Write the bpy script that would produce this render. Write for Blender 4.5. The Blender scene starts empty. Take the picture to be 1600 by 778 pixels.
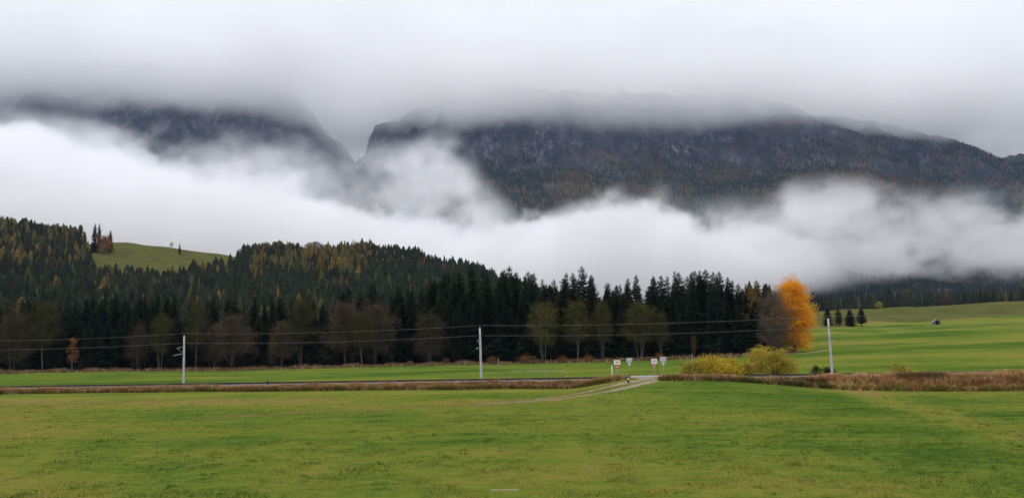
import bpy, math, random
import numpy as np
from mathutils import Matrix, Vector

# ------------------------------------------------------------------ camera, sky, sun, exposure
sc = bpy.context.scene
COL = sc.collection
F, CX, CY = 1255.0, 800.0, 389.0            # photo focal length and centre in pixels
CAM = np.array((0.0, 0.0, 5.4))
cam = bpy.data.cameras.new('camera')
cam_ob = bpy.data.objects.new('camera', cam)
COL.objects.link(cam_ob)
sc.camera = cam_ob
cam.sensor_width = 36
cam.lens = 36 * F / 1600
cam.clip_start = 0.5
cam.clip_end = 40000
CAM_M = (Matrix.Translation(CAM) @ Matrix.Rotation(math.radians(90 + 7.4), 4, 'X')
         @ Matrix.Rotation(math.radians(-1.2), 4, 'Z'))
cam_ob.matrix_world = CAM_M
CAM_R = np.array(CAM_M.to_3x3())

SUN_EL, SUN_AZ = math.radians(48), math.radians(200)
world = bpy.data.worlds.new('World')
sc.world = world
world.use_nodes = True
wn, wl = world.node_tree.nodes, world.node_tree.links
bg = wn['Background']
sky = wn.new('ShaderNodeTexSky')
sky.sky_type = 'NISHITA'
sky.sun_disc = False
sky.sun_elevation = SUN_EL
sky.sun_rotation = SUN_AZ
tc = wn.new('ShaderNodeTexCoord')
sx = wn.new('ShaderNodeSeparateXYZ')
wl.new(tc.outputs['Generated'], sx.inputs[0])
# overcast layer: brightness rises towards the zenith as (1 + 2 sin h) / 3, with soft cloud mottling
mr = wn.new('ShaderNodeMapRange')
wl.new(sx.outputs['Z'], mr.inputs[0])
mr.inputs[3].default_value = 0.575
mr.inputs[4].default_value = 1.725
addz = wn.new('ShaderNodeMath'); addz.operation = 'ADD'; addz.inputs[1].default_value = 0.12
wl.new(sx.outputs['Z'], addz.inputs[0])
cmb = wn.new('ShaderNodeCombineXYZ')
for i, ax in enumerate('XY'):
    dv = wn.new('ShaderNodeMath'); dv.operation = 'DIVIDE'
    wl.new(sx.outputs[ax], dv.inputs[0]); wl.new(addz.outputs[0], dv.inputs[1]); wl.new(dv.outputs[0], cmb.inputs[i])
wno = wn.new('ShaderNodeTexNoise'); wno.inputs['Scale'].default_value = 1.3; wno.inputs['Detail'].default_value = 5
wl.new(cmb.outputs[0], wno.inputs['Vector'])
wmr = wn.new('ShaderNodeMapRange'); wmr.inputs[1].default_value = .3; wmr.inputs[2].default_value = .7
wmr.inputs[3].default_value = .86; wmr.inputs[4].default_value = 1.10
wl.new(wno.outputs[0], wmr.inputs[0])
wmul = wn.new('ShaderNodeMath'); wmul.operation = 'MULTIPLY'
wl.new(mr.outputs[0], wmul.inputs[0]); wl.new(wmr.outputs[0], wmul.inputs[1])
wcol = wn.new('ShaderNodeVectorMath'); wcol.operation = 'SCALE'
wcol.inputs[0].default_value = (0.985, 0.985, 1.0)
wl.new(wmul.outputs[0], wcol.inputs['Scale'])
skyk = wn.new('ShaderNodeVectorMath'); skyk.operation = 'SCALE'; skyk.inputs['Scale'].default_value = 0.01
wl.new(sky.outputs[0], skyk.inputs[0])
wadd = wn.new('ShaderNodeVectorMath'); wadd.operation = 'ADD'
wl.new(wcol.outputs[0], wadd.inputs[0]); wl.new(skyk.outputs[0], wadd.inputs[1])
wl.new(wadd.outputs[0], bg.inputs['Color'])
bg.inputs['Strength'].default_value = 1.0

sun = bpy.data.lights.new('sun', 'SUN')
sun.energy = 0.6
sun.angle = math.radians(40)
sun.color = (1, .97, .93)
sun_ob = bpy.data.objects.new('sun', sun)
COL.objects.link(sun_ob)
sdir = Vector((math.sin(SUN_AZ) * math.cos(SUN_EL), math.cos(SUN_AZ) * math.cos(SUN_EL), math.sin(SUN_EL)))
sun_ob.rotation_euler = sdir.to_track_quat('Z', 'Y').to_euler()
sun_ob.location = (0, 0, 3000)

sc.view_settings.view_transform = 'Standard'
sc.view_settings.look = 'None'
sc.view_settings.exposure = 0.0
sc.view_settings.gamma = 1.0
cy = sc.cycles
cy.use_denoising = True
cy.max_bounces = 22
cy.diffuse_bounces = 3
cy.glossy_bounces = 2
cy.volume_bounces = 20
cy.use_adaptive_sampling = True
cy.adaptive_threshold = 0.015
cy.volume_step_rate = 3.0

rng = np.random.default_rng(7)
random.seed(7)

# ------------------------------------------------------------------ pixel helpers (a pixel is a direction only)
def ray(px, py):
    d = CAM_R @ np.array(((px - CX) / F, -(py - CY) / F, -1.0))
    return d / d[1]                                   # unit step in Y

def at(px, py, Y):
    return CAM + ray(px, py) * Y

def px_of(X, Y):
    return CX + X / Y * F                             # photo column of a ground direction (roll left out)

# ------------------------------------------------------------------ noise
def _hash(ix, iy, seed):
    h = (ix.astype(np.int64) * 374761393 + iy.astype(np.int64) * 668265263 + seed * 1442695041) & 0xffffffff
    h = ((h ^ (h >> 13)) * 1274126177) & 0xffffffff
    return ((h ^ (h >> 16)) & 0xffff) / 65535.0

def vnoise(x, y, seed=0):
    x = np.asarray(x, float); y = np.asarray(y, float)
    ix, iy = np.floor(x), np.floor(y)
    fx, fy = x - ix, y - iy
    fx = fx * fx * fx * (fx * (fx * 6 - 15) + 10); fy = fy * fy * fy * (fy * (fy * 6 - 15) + 10)
    a = _hash(ix, iy, seed); b = _hash(ix + 1, iy, seed); c = _hash(ix, iy + 1, seed); d = _hash(ix + 1, iy + 1, seed)
    return (a * (1 - fx) + b * fx) * (1 - fy) + (c * (1 - fx) + d * fx) * fy

def fbm(x, y, octv=4, seed=0, gain=.5):
    s = 0; a = 1; t = 0
    for o in range(octv):
        s = s + a * vnoise(x * 2 ** o + 17.3 * o, y * 2 ** o - 9.1 * o, seed + o); t += a; a *= gain
    return s / t

def ridged(x, y, octv=5, seed=0):
    s = 0; a = 1; t = 0
    for o in range(octv):
        s = s + a * (1 - np.abs(2 * vnoise(x * 2 ** o + 5.7 * o, y * 2 ** o + 3.3 * o, seed + o) - 1)); t += a; a *= .52
    return s / t

def sstep(e0, e1, x):
    t = np.clip((x - e0) / (e1 - e0), 0, 1)
    return t * t * (3 - 2 * t)

# ------------------------------------------------------------------ ground heights
TX, TY = 0.9842, -0.1772                              # direction of the railway
NX, NY = 0.1772, 0.9842                               # across it, away from the camera
def uv_of(X, Y):
    return X * TX + (Y - 116) * TY, X * NX + (Y - 116) * NY
def xy_of(u, v):
    return u * TX + v * NX, 116 + u * TY + v * NY
def on_track(px, py, v):
    """ray through a pixel meets the upright plane that runs along the track at offset v"""
    d = ray(px, py)
    Y = (116 * NY + v) / (d[0] * NX + NY)
    return CAM + d * Y

PXC = np.array([-700, -300, 0, 150, 250, 350, 500, 600, 700, 850, 1000, 1150, 1250, 1400, 1600, 2300], float)
DST = np.array([0, 60, 105, 125, 180, 262, 330, 450, 600, 750, 880, 1000, 1250, 1600, 2500, 9500], float)
ZT = np.array([
    [.6, .6, .7, 1.0, 1.6, 2.4, 4, 35, 75, 118, 148, 155, 120, 90, 90, 90],
    [.6, .6, .7, 1.0, 1.6, 2.4, 4, 35, 75, 118, 148, 155, 120, 90, 90, 90],
    [.6, .6, .7, 1.0, 1.6, 2.5, 4, 35, 75, 118, 146, 153, 120, 90, 90, 90],
    [.6, .6, .7, 1.0, 1.6, 2.4, 4, 22, 50, 80, 122, 157, 125, 90, 90, 90],
    [.6, .6, .7, 1.0, 1.6, 2.1, 4, 20, 46, 76, 112, 152, 125, 90, 90, 90],
    [.6, .6, .7, 1.0, 1.5, 1.8, 4, 18, 44, 72, 105, 134, 110, 90, 90, 90],
    [.5, .5, .7, 1.0, 1.5, 1.9, 4, 20, 45, 80, 114, 129, 90, 90, 90, 90],
    [.5, .5, .7, 1.0, 1.5, 2.1, 4, 18, 42, 76, 106, 126, 90, 90, 90, 90],
    [.5, .5, .7, 1.0, 1.5, 2.1, 4, 15, 36, 62, 90, 111, 90, 90, 90, 90],
    [.4, .4, .6, 1.0, 1.5, 2.1, 3, 8, 20, 42, 62, 80, 80, 80, 90, 90],
    [.3, .3, .5, 1.0, 1.6, 2.3, 3, 6, 12, 22, 32, 40, 60, 80, 90, 90],
    [.1, .1, .3, 1.1, 2.0, 3.1, 4.5, 8, 14, 24, 28, 30, 50, 80, 110, 110],
    [.0, .0, .1, 1.2, 2.3, 4.2, 7, 12, 19, 38, 36, 36, 50, 80, 110, 110],
    [-.2, -.2, -.2, 1.3, 2.7, 5.0, 7.8, 13, 20.5, 42, 38, 38, 55, 80, 120, 120],
    [-.2, -.2, -.3, 1.3, 2.7, 5.2, 8.2, 13.5, 21, 46, 45, 42, 60, 80, 120, 120],
    [-.2, -.2, -.3, 1.3, 2.7, 5.2, 8.2, 13.5, 22, 48, 48, 45, 60, 80, 120, 120]], float)
_ga = np.linspace(-700, 2300, 301)
_gd = np.concatenate([np.linspace(0, 1300, 326), np.linspace(1310, 9500, 160)])
_tmp = np.array([np.interp(_gd, DST, ZT[i]) for i in range(len(PXC))])
_tab = np.array([np.interp(_ga, PXC, _tmp[:, j]) for j in range(len(_gd))]).T
def _blur(A, n, axis):
    k = np.hanning(n + 2)[1:-1]; k /= k.sum()
    pad = [(0, 0), (0, 0)]; pad[axis] = (n // 2, n // 2)
    return np.apply_along_axis(lambda m: np.convolve(m, k, 'valid'), axis, np.pad(A, pad, mode='edge'))
_far = _blur(_blur(_tab, 15, 0), 23, 1)
_near = _blur(_tab, 15, 0)
_w = sstep(230, 420, _gd)[None, :]
_tab = _near * (1 - _w) + _far * _w

def ground(X, Y):
    X = np.asarray(X, float); Y = np.asarray(Y, float)
    Yc = np.maximum(Y, 70)
    p = np.clip(CX + X / Yc * F, -699, 2299); d = np.clip(Y, 0, 9490)
    i = (p + 700) / 10
    i0 = np.clip(np.floor(i).astype(int), 0, 299); fi = i - i0
    j = np.interp(d, _gd, np.arange(len(_gd)))
    j0 = np.clip(np.floor(j).astype(int), 0, len(_gd) - 2); fj = j - j0
    z = ((_tab[i0, j0] * (1 - fi) + _tab[i0 + 1, j0] * fi) * (1 - fj)
         + (_tab[i0, j0 + 1] * (1 - fi) + _tab[i0 + 1, j0 + 1] * fi) * fj)
    u, v = uv_of(X, Y)
    ramp = sstep(8, 16, u) * (1 - sstep(25, 46, u)) * sstep(-42, -6, v) * (1 - sstep(4, 14, v))
    z = z + 1.05 * ramp
    far = sstep(300, 600, Y)
    z = z + (fbm(X / 9, Y / 9, 2, 3) - .5) * .16 + (fbm(X / 45, Y / 45, 2, 5) - .5) * (.4 + 5 * far) * sstep(20, 60, Y)
    return z

def hit(px, py, y0=20, y1=1500):
    d = ray(px, py)
    ys = np.concatenate([np.arange(y0, 400, .25), np.arange(400, y1, 1.0)])
    P = CAM[None] + d[None] * ys[:, None]
    g = ground(P[:, 0], P[:, 1])
    k = np.argmax(P[:, 2] <= g)
    if P[k, 2] > g[k]: k = len(ys) - 1
    return np.array((P[k, 0], P[k, 1], g[k]))

# ------------------------------------------------------------------ mesh and material helpers
def link(o, parent=None, label=None, cat=None, group=None, kind=None):
    COL.objects.link(o)
    if parent: o.parent = parent
    if label: o['label'] = label
    if cat: o['category'] = cat
    if group: o['group'] = group
    if kind: o['kind'] = kind
    return o

def empty(name, loc, label, cat, group=None, rz=0.0, kind=None):
    o = bpy.data.objects.new(name, None)
    o.empty_display_size = .5
    o.location = loc; o.rotation_euler = (0, 0, rz)
    return link(o, None, label, cat, group, kind)

class MB:
    """collects shapes into one mesh"""
    def __init__(s): s.v = []; s.f = []; s.n = 0
    def add(s, v, f):
        s.v.extend([tuple(map(float, p)) for p in v]); s.f.extend([tuple(i + s.n for i in q) for q in f]); s.n += len(v)
    def box(s, c, size, m=None):
        x, y, z = (k / 2 for k in size)
        v = [(-x, -y, -z), (x, -y, -z), (x, y, -z), (-x, y, -z), (-x, -y, z), (x, -y, z), (x, y, z), (-x, y, z)]
        if m is not None: v = [m @ Vector(p) for p in v]
        s.add([(p[0] + c[0], p[1] + c[1], p[2] + c[2]) for p in v],
              [(0, 3, 2, 1), (4, 5, 6, 7), (0, 1, 5, 4), (1, 2, 6, 5), (2, 3, 7, 6), (3, 0, 4, 7)])
    def tube(s, pts, rad, sides=5, cap=True):
        P = [Vector(p) for p in pts]; n = len(P); V = []; Fc = []
        for i, p in enumerate(P):
            t = (P[min(i + 1, n - 1)] - P[max(i - 1, 0)]).normalized()
            a = t.orthogonal().normalized() if abs(t.z) > .99 else t.cross(Vector((0, 0, 1))).normalized()
            b = t.cross(a)
            r = rad[i] if hasattr(rad, '__len__') else rad
            for k in range(sides):
                an = 2 * math.pi * k / sides
                V.append(p + a * (math.cos(an) * r) + b * (math.sin(an) * r))
        for i in range(n - 1):
            for k in range(sides):
                k2 = (k + 1) % sides
                Fc.append((i * sides + k, i * sides + k2, (i + 1) * sides + k2, (i + 1) * sides + k))
        if cap:
            Fc.append(tuple(range(sides))[::-1]); Fc.append(tuple((n - 1) * sides + k for k in range(sides)))
        s.add(V, Fc)
    def prism(s, poly, y0, y1):
        """polygon in x,z pushed along y"""
        n = len(poly)
        s.add([(x, y0, z) for x, z in poly] + [(x, y1, z) for x, z in poly],
              [tuple(range(n)), tuple(range(n, 2 * n))[::-1]] + [(i, i + n, (i + 1) % n + n, (i + 1) % n) for i in range(n)])
    def mesh(s, name, mat, smooth=False):
        m = bpy.data.meshes.new(name); m.from_pydata(s.v, [], s.f); m.update()
        if mat: m.materials.append(mat)
        if smooth: m.polygons.foreach_set('use_smooth', [True] * len(m.polygons))
        return m
    def build(s, name, mat, parent=None, smooth=False, **kw):
        return link(bpy.data.objects.new(name, s.mesh(name, mat, smooth)), parent, **kw)

def np_mesh(name, V, Fc, mat, smooth=False, col=None):
    """V (n,3), Fc (m,k) all of the same corner count"""
    V = np.asarray(V, np.float32); Fc = np.asarray(Fc, np.int32)
    m = bpy.data.meshes.new(name); k = Fc.shape[1]
    m.vertices.add(len(V)); m.vertices.foreach_set('co', V.ravel())
    m.loops.add(Fc.size); m.loops.foreach_set('vertex_index', Fc.ravel())
    m.polygons.add(len(Fc)); m.polygons.foreach_set('loop_start', np.arange(0, Fc.size, k, dtype=np.int32))
    if smooth: m.polygons.foreach_set('use_smooth', np.ones(len(Fc), bool))
    m.update(calc_edges=True)
    if col is not None:
        a = m.color_attributes.new('tint', 'FLOAT_COLOR', 'POINT')
        c = np.ones((len(V), 4), np.float32); c[:, :3] = col
        a.data.foreach_set('color', c.ravel())
    if mat: m.materials.append(mat)
    return m

def f_attr(m, name, val):
    a = m.attributes.new(name, 'FLOAT', 'POINT'); a.data.foreach_set('value', np.asarray(val, np.float32).ravel())

class NT:
    def __init__(s, mat):
        s.t = mat.node_tree; s.n = s.t.nodes; s.l = s.t.links
    def put(s, sock, v):
        if v is None: return
        if isinstance(v, bpy.types.NodeSocket): s.l.new(v, sock)
        elif isinstance(v, (tuple, list)) and len(v) == 3 and sock.type == 'RGBA': sock.default_value = (*v, 1)
        else: sock.default_value = v
    def math(s, op, a, b=None, c=None, clamp=False):
        x = s.n.new('ShaderNodeMath'); x.operation = op; x.use_clamp = clamp
        for i, v in enumerate((a, b, c)): s.put(x.inputs[i], v)
        return x.outputs[0]
    def noise(s, vec, scale, detail=3, rough=.55):
        x = s.n.new('ShaderNodeTexNoise'); s.put(x.inputs['Vector'], vec)
        x.inputs['Scale'].default_value = scale; x.inputs['Detail'].default_value = detail; x.inputs['Roughness'].default_value = rough
        return x.outputs[0]
    def mix(s, fac, a, b, mode='MIX'):
        x = s.n.new('ShaderNodeMix'); x.data_type = 'RGBA'; x.blend_type = mode
        s.put(x.inputs[0], fac); s.put(x.inputs[6], a); s.put(x.inputs[7], b)
        return x.outputs[2]
    def ramp(s, fac, stops):
        x = s.n.new('ShaderNodeValToRGB'); e = x.color_ramp.elements
        while len(e) < len(stops): e.new(.5)
        for el, (p, c) in zip(e, stops): el.position = p; el.color = (*c, 1)
        s.put(x.inputs[0], fac); return x.outputs[0]
    def maprange(s, v, a, b, c, d):
        x = s.n.new('ShaderNodeMapRange'); s.put(x.inputs[0], v)
        for i, k in enumerate((a, b, c, d)): x.inputs[i + 1].default_value = k
        return x.outputs[0]
    def pos(s, scale=None):
        g = s.n.new('ShaderNodeNewGeometry').outputs['Position']
        if scale:
            m = s.n.new('ShaderNodeVectorMath'); m.operation = 'MULTIPLY'; s.put(m.inputs[0], g); m.inputs[1].default_value = scale; g = m.outputs[0]
        return g
    def obj(s): return s.n.new('ShaderNodeTexCoord').outputs['Object']
    def rand(s): return s.n.new('ShaderNodeObjectInfo').outputs['Random']
    def attr(s, name, fac=True):
        x = s.n.new('ShaderNodeAttribute'); x.attribute_name = name
        return x.outputs['Fac'] if fac else x.outputs['Color']
    def bump(s, h, strength, dist):
        x = s.n.new('ShaderNodeBump'); s.put(x.inputs['Height'], h); x.inputs['Strength'].default_value = strength; x.inputs['Distance'].default_value = dist
        return x.outputs[0]

def newmat(name, rough=.9, spec=.2):
    m = bpy.data.materials.new(name); m.use_nodes = True
    b = m.node_tree.nodes['Principled BSDF']
    b.inputs['Roughness'].default_value = rough; b.inputs['Specular IOR Level'].default_value = spec
    return m, NT(m), b

def plain(name, col, var=.25, scale=6, rough=.8, spec=.3, metal=0):
    """one paint or stone colour with grain and weathering"""
    m, n, b = newmat(name, rough, spec)
    k = n.noise(n.obj(), scale, 5, .65)
    c = n.mix(n.maprange(k, .3, .7, 0, 1), tuple(x * (1 - var) for x in col), tuple(min(1, x * (1 + var)) for x in col))
    n.put(b.inputs['Base Color'], c); b.inputs['Metallic'].default_value = metal
    n.put(b.inputs['Normal'], n.bump(k, .3, .02))
    return m

def leafmat(name, stops, rough=.8, clump=.35, trans=.0):
    """foliage: colour by clump noise and by tree"""
    m, n, b = newmat(name, rough, .03)
    k = n.noise(n.obj(), clump, 3, .6)
    k2 = n.noise(n.obj(), 2.2, 2, .6)
    f = n.math('ADD', n.math('MULTIPLY', k, .75), n.math('MULTIPLY', k2, .35))
    f = n.math('ADD', f, n.math('MULTIPLY_ADD', n.rand(), .24, -.17))
    c = n.ramp(n.maprange(f, .28, .72, 0, 1), stops)
    n.put(b.inputs['Base Color'], c)
    if trans:
        tr = n.n.new('ShaderNodeBsdfTranslucent'); n.put(tr.inputs['Color'], c)
        ms = n.n.new('ShaderNodeMixShader'); ms.inputs[0].default_value = trans
        out = n.n['Material Output']
        n.l.new(b.outputs[0], ms.inputs[1]); n.l.new(tr.outputs[0], ms.inputs[2]); n.l.new(ms.outputs[0], out.inputs['Surface'])
    return m

# ------------------------------------------------------------------ grass colours, shared by the ground sheet and its blades
def grass_color(n):
    p = n.pos((.45, 1, 1))
    big = n.noise(p, 1 / 22, 4, .6)
    mid = n.noise(p, 1 / 2.6, 4, .65)
    fine = n.noise(n.pos((.5, 1, 1)), 2.2, 4, .75)
    f = n.math('ADD', n.math('MULTIPLY', big, .62), n.math('MULTIPLY', mid, .38))
    f = n.math('MULTIPLY_ADD', n.math('SUBTRACT', fine, .5), .5, f)
    f = n.math('ADD', f, n.attr('ripe'))
    c = n.ramp(n.maprange(f, .36, .68, 0, 1), [(0, (.052, .098, .016)), (.28, (.098, .146, .022)), (.52, (.142, .168, .027)), (.76, (.184, .174, .034)), (1, (.215, .160, .056))])
    return c, f

m_grass, n, b = newmat('grass_field', 1.0, .0)
c, f = grass_color(n)
dn = n.noise(n.pos(), .8, 4, .7)
dryc = n.ramp(dn, [(.3, (.10, .055, .025)), (.5, (.20, .12, .05)), (.7, (.27, .20, .10))])
dry = n.math('MULTIPLY', n.attr('dry'), n.maprange(n.noise(n.pos(), .25, 4, .7), .3, .55, .45, 1))
c = n.mix(dry, c, dryc)
past = n.ramp(n.noise(n.pos(), 1 / 14, 5, .7), [(.3, (.058, .056, .020)), (.5, (.082, .084, .026)), (.7, (.115, .100, .036))])
c = n.mix(n.attr('pasture'), c, past)
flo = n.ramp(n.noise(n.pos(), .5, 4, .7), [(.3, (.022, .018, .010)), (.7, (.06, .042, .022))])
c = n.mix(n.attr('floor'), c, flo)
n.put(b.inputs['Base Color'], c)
hh = n.noise(n.pos((.5, 1, 1)), 1.6, 6, .7)
n.put(b.inputs['Normal'], n.bump(hh, 1.0, .3))

# ------------------------------------------------------------------ ground sheet
ys = np.concatenate([np.arange(-300, 20, 20.), np.arange(20, 330, 1.6), np.arange(330, 1150, 5.), np.arange(1150, 2600, 40.), np.arange(2600, 9700, 350.)])
us = np.linspace(-1, 1, 460)
UU, YY = np.meshgrid(us, ys)
XX = UU * (np.maximum(YY, 0) * .86 + 260)
ZZ = ground(XX, YY)
nr, nc = XX.shape
idx = np.arange(nr * nc).reshape(nr, nc)
quads = np.stack([idx[:-1, :-1], idx[:-1, 1:], idx[1:, 1:], idx[1:, :-1]], -1).reshape(-1, 4)
gm = np_mesh('ground', np.stack([XX, YY, ZZ], -1).reshape(-1, 3), quads, m_grass, True)
PXG = px_of(XX, np.maximum(YY, 30))

EDGE_PX = np.array([-700, 0, 400, 600, 900, 1100, 1190, 1260, 1300], float)
EDGE_D = np.array([262, 262, 264, 264, 262, 255, 248, 262, 330], float)
def edge_d(px): return np.interp(px, EDGE_PX, EDGE_D)
HILL_PX = np.array([-700, 105, 140, 250, 305, 350, 395, 440, 560, 590, 720, 760, 1180, 1230, 1300], float)
HILL_D = np.array([1120, 1120, 700, 690, 735, 810, 920, 1100, 1100, 925, 925, 900, 520, 400, 330], float)
def hill_d(px): return np.interp(px, HILL_PX, HILL_D)
def in_forest(X, Y):
    p = px_of(X, Y)
    w = (fbm(X / 30, Y / 30, 2, 11) - .5)
    return (p < 1205) & (Y > edge_d(p) + w * 8) & (Y < hill_d(p) + w * 60)
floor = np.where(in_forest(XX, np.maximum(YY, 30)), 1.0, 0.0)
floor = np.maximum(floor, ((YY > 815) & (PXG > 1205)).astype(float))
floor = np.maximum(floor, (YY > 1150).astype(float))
dedge = YY - edge_d(PXG)
dry = np.exp(-((dedge + 2.0) / 2.6) ** 2) * (PXG < 1240)
# right-hand meadow: tawny bank below the crest and a straw strip at its foot
rz = (PXG > 1215)
dry = np.maximum(dry, rz * (.12 * sstep(618, 640, YY) * (1 - sstep(735, 765, YY))))
dry = np.maximum(dry, rz * .75 * np.exp(-((YY - 612) / 6.0) ** 2) * (1 - sstep(1420, 1480, PXG)))
dry = np.maximum(dry, rz * .9 * np.exp(-((YY - 750) / 5.0) ** 2) * sstep(1450, 1520, PXG))
uu, vv = uv_of(XX, YY)
dry = np.maximum(dry, np.exp(-((vv - 7.5) / 2.0) ** 2) * .6)
hillm = (PXG < 760) & (YY > 600)
dry = np.maximum(dry, hillm * .10)
ripe = np.zeros_like(XX)
ripe += rz * (YY > 125) * (.075 * np.sin(YY / 23.0 + .6 * vnoise(XX / 60, YY / 60, 3)) - .02)
ripe += (YY < 112) * (.16 * np.exp(-((YY - 88 + XX * .18) / 7.) ** 2) * sstep(900, 300, PXG))
ripe += (YY < 110) * .10 * sstep(400, -100, PXG)
# worn strip on the right of the near field
cx_ = 44 + (100 - YY) * -.10
ripe += (YY < 104) * (YY > 40) * .20 * np.exp(-((XX - (41.5 - (100 - YY) * .22)) / 2.6) ** 2)
ripe -= (YY < 112) * .07 * sstep(8, 30, XX) * (1 - sstep(30, 48, XX))
ripe -= ((YY > 125) & (PXG < 1210)) * .06
# faint worn line where the farm track runs out into the field
_a, _c = hit(745, 631.5), hit(505, 642)
_t = np.clip(((XX - _a[0]) * (_c[0] - _a[0]) + (YY - _a[1]) * (_c[1] - _a[1])) / ((_c[0] - _a[0]) ** 2 + (_c[1] - _a[1]) ** 2), 0, 1.6)
_d2 = (XX - _a[0] - _t * (_c[0] - _a[0])) ** 2 + (YY - _a[1] - _t * (_c[1] - _a[1])) ** 2
dry = np.maximum(dry, .8 * np.exp(-_d2 / 1.3 ** 2) * (YY < 112))
# rough pasture, duller than the mown meadow
pasture = np.maximum(hillm * .95, rz * .85 * sstep(615, 632, YY) * (1 - sstep(742, 760, YY) * sstep(1300, 1520, PXG)))
f_attr(gm, 'pasture', pasture)
_p = [hit(990, 596), hit(900, 617), hit(800, 628.5), hit(745, 631.5)]
for _a2, _c2 in zip(_p[:-1], _p[1:]):
    _t2 = np.clip(((XX - _a2[0]) * (_c2[0] - _a2[0]) + (YY - _a2[1]) * (_c2[1] - _a2[1])) / ((_c2[0] - _a2[0]) ** 2 + (_c2[1] - _a2[1]) ** 2), 0, 1)
    _e2 = (XX - _a2[0] - _t2 * (_c2[0] - _a2[0])) ** 2 + (YY - _a2[1] - _t2 * (_c2[1] - _a2[1])) ** 2
    dry = np.maximum(dry, .75 * np.exp(-_e2 / 2.2 ** 2) * (YY < 114))
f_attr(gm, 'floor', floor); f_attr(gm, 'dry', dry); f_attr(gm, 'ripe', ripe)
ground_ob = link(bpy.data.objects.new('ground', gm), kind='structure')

# ------------------------------------------------------------------ mountain
LP = np.array([-900, -300, 0, 150, 300, 400, 455, 480, 497, 520, 550, 580, 620, 680, 760], float)
LZ = np.array([1700, 1700, 1690, 1680, 1650, 1600, 1480, 1370, 1285, 1200, 1100, 930, 700, 420, 200], float)
RP = np.array([480, 530, 562, 574, 582, 598, 625, 700, 760, 900, 1150, 1300, 1390, 1440, 1480, 1530, 1562, 1580, 1640, 1750, 2300], float)
RZ = np.array([500, 880, 965, 1030, 1110, 1160, 1185, 1240, 1310, 1330, 1300, 1160, 1080, 1035, 1000, 950, 908, 914, 915, 1000, 1050], float)
PS = np.array([0, .28, .48, .62, .74, .80, .84, .93, 1.0, 1.25, 2.0])
PV = np.array([0, .075, .17, .34, .53, .60, .655, .89, 1.0, 1.06, 1.0])
def mountain(X, Y):
    p = px_of(X, Y)
    pw = p + (fbm(X / 140, Y / 140, 3, 31) - .5) * 26
    rz, rd = np.interp(pw, RP, RZ), 4000 + 120 * np.sin(p / 130.)
    lz, ld = np.interp(pw, LP, LZ), 4450.
    d0 = 1250.
    wob = (fbm(X / 700, Y / 700, 3, 41) - .5) * .16
    def prof(rzv, rdv):
        s = (Y - d0) / (rdv - d0)
        s2 = s + wob * np.clip(s, 0, 1) * np.clip(1 - s, 0, 1) * 4
        return rzv * np.interp(s2, PS, PV), s
    zr, sr = prof(rz, rd); zl, sl = prof(lz, ld)
    z = np.maximum(zr, zl); s = np.maximum(sr, sl)
    amp = sstep(.05, .8, s)
    r1 = ridged(X / 520 + .3 * Y / 520, Y / 900, 5, 51) - .6
    r2 = ridged(X / 130, Y / 190, 4, 61) - .6
    cl = sstep(.70, .86, s)
    z = z + amp * (r1 * 200 * (1 - .45 * cl) * (1 - .5 * sstep(.97, 1.05, s)) + r2 * (34 + 40 * cl))
    return z + 22, s
ma = np.linspace(-.90, .90, 660)
md_ = np.concatenate([np.linspace(1240, 2600, 110), np.linspace(2608, 4500, 250), np.linspace(4530, 6500, 50)])
AA, DD = np.meshgrid(ma, md_)
MX = AA * DD
MZ, MS = mountain(MX, DD)
nr, nc = MX.shape
idx = np.arange(nr * nc).reshape(nr, nc)
quads = np.stack([idx[:-1, :-1], idx[:-1, 1:], idx[1:, 1:], idx[1:, :-1]], -1).reshape(-1, 4)
m_rock, n, b = newmat('mountain_rock', .95, .15)
geo = n.n.new('ShaderNodeNewGeometry')
sep = n.n.new('ShaderNodeSeparateXYZ'); n.l.new(geo.outputs['Normal'], sep.inputs[0])
sep2 = n.n.new('ShaderNodeSeparateXYZ'); n.l.new(geo.outputs['Position'], sep2.inputs[0])
pr = n.pos((1, .4, .55))
rk = n.noise(pr, 1 / 60, 7, .72)
rock = n.ramp(rk, [(.30, (.014, .015, .019)), (.48, (.034, .034, .041)), (.60, (.075, .073, .082)), (.72, (.19, .185, .195))])
crag = n.maprange(n.noise(n.pos((1, .3, .8)), 1 / 230, 3, .55), .50, .64, 0, 1)
streak = n.noise(n.pos((1, .4, .45)), 1 / 26, 5, .7)
pale = n.ramp(streak, [(.36, (.022, .022, .027)), (.52, (.095, .093, .102)), (.66, (.29, .285, .295))])
rock = n.mix(n.math('MULTIPLY', crag, .6), rock, pale)
fk = n.noise(n.pos(), 1 / 90, 6, .7)
wood = n.ramp(fk, [(.32, (.014, .021, .016)), (.46, (.030, .036, .022)), (.56, (.090, .060, .030)), (.70, (.072, .068, .034))])
slope = n.maprange(sep.outputs['Z'], .45, .80, 0, 1)
hz = n.maprange(sep2.outputs['Z'], 640, 960, 1, 0)
patch = n.maprange(n.noise(n.pos(), 1 / 170, 5, .65), .40, .62, -.6, .6)
fw = n.math('ADD', n.math('MULTIPLY_ADD', slope, .55, n.math('MULTIPLY', hz, .95)), n.math('MULTIPLY_ADD', patch, .8, -.25), clamp=True)
n.put(b.inputs['Base Color'], n.mix(fw, rock, wood))
n.put(b.inputs['Normal'], n.bump(n.noise(pr, 1 / 30, 6, .7), .8, 18))
mm = np_mesh('mountain', np.stack([MX, DD, MZ], -1).reshape(-1, 3), quads, m_rock, False)
link(bpy.data.objects.new('mountain', mm), kind='structure', label='dark rocky mountain with forested lower slopes rising into the clouds')

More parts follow.
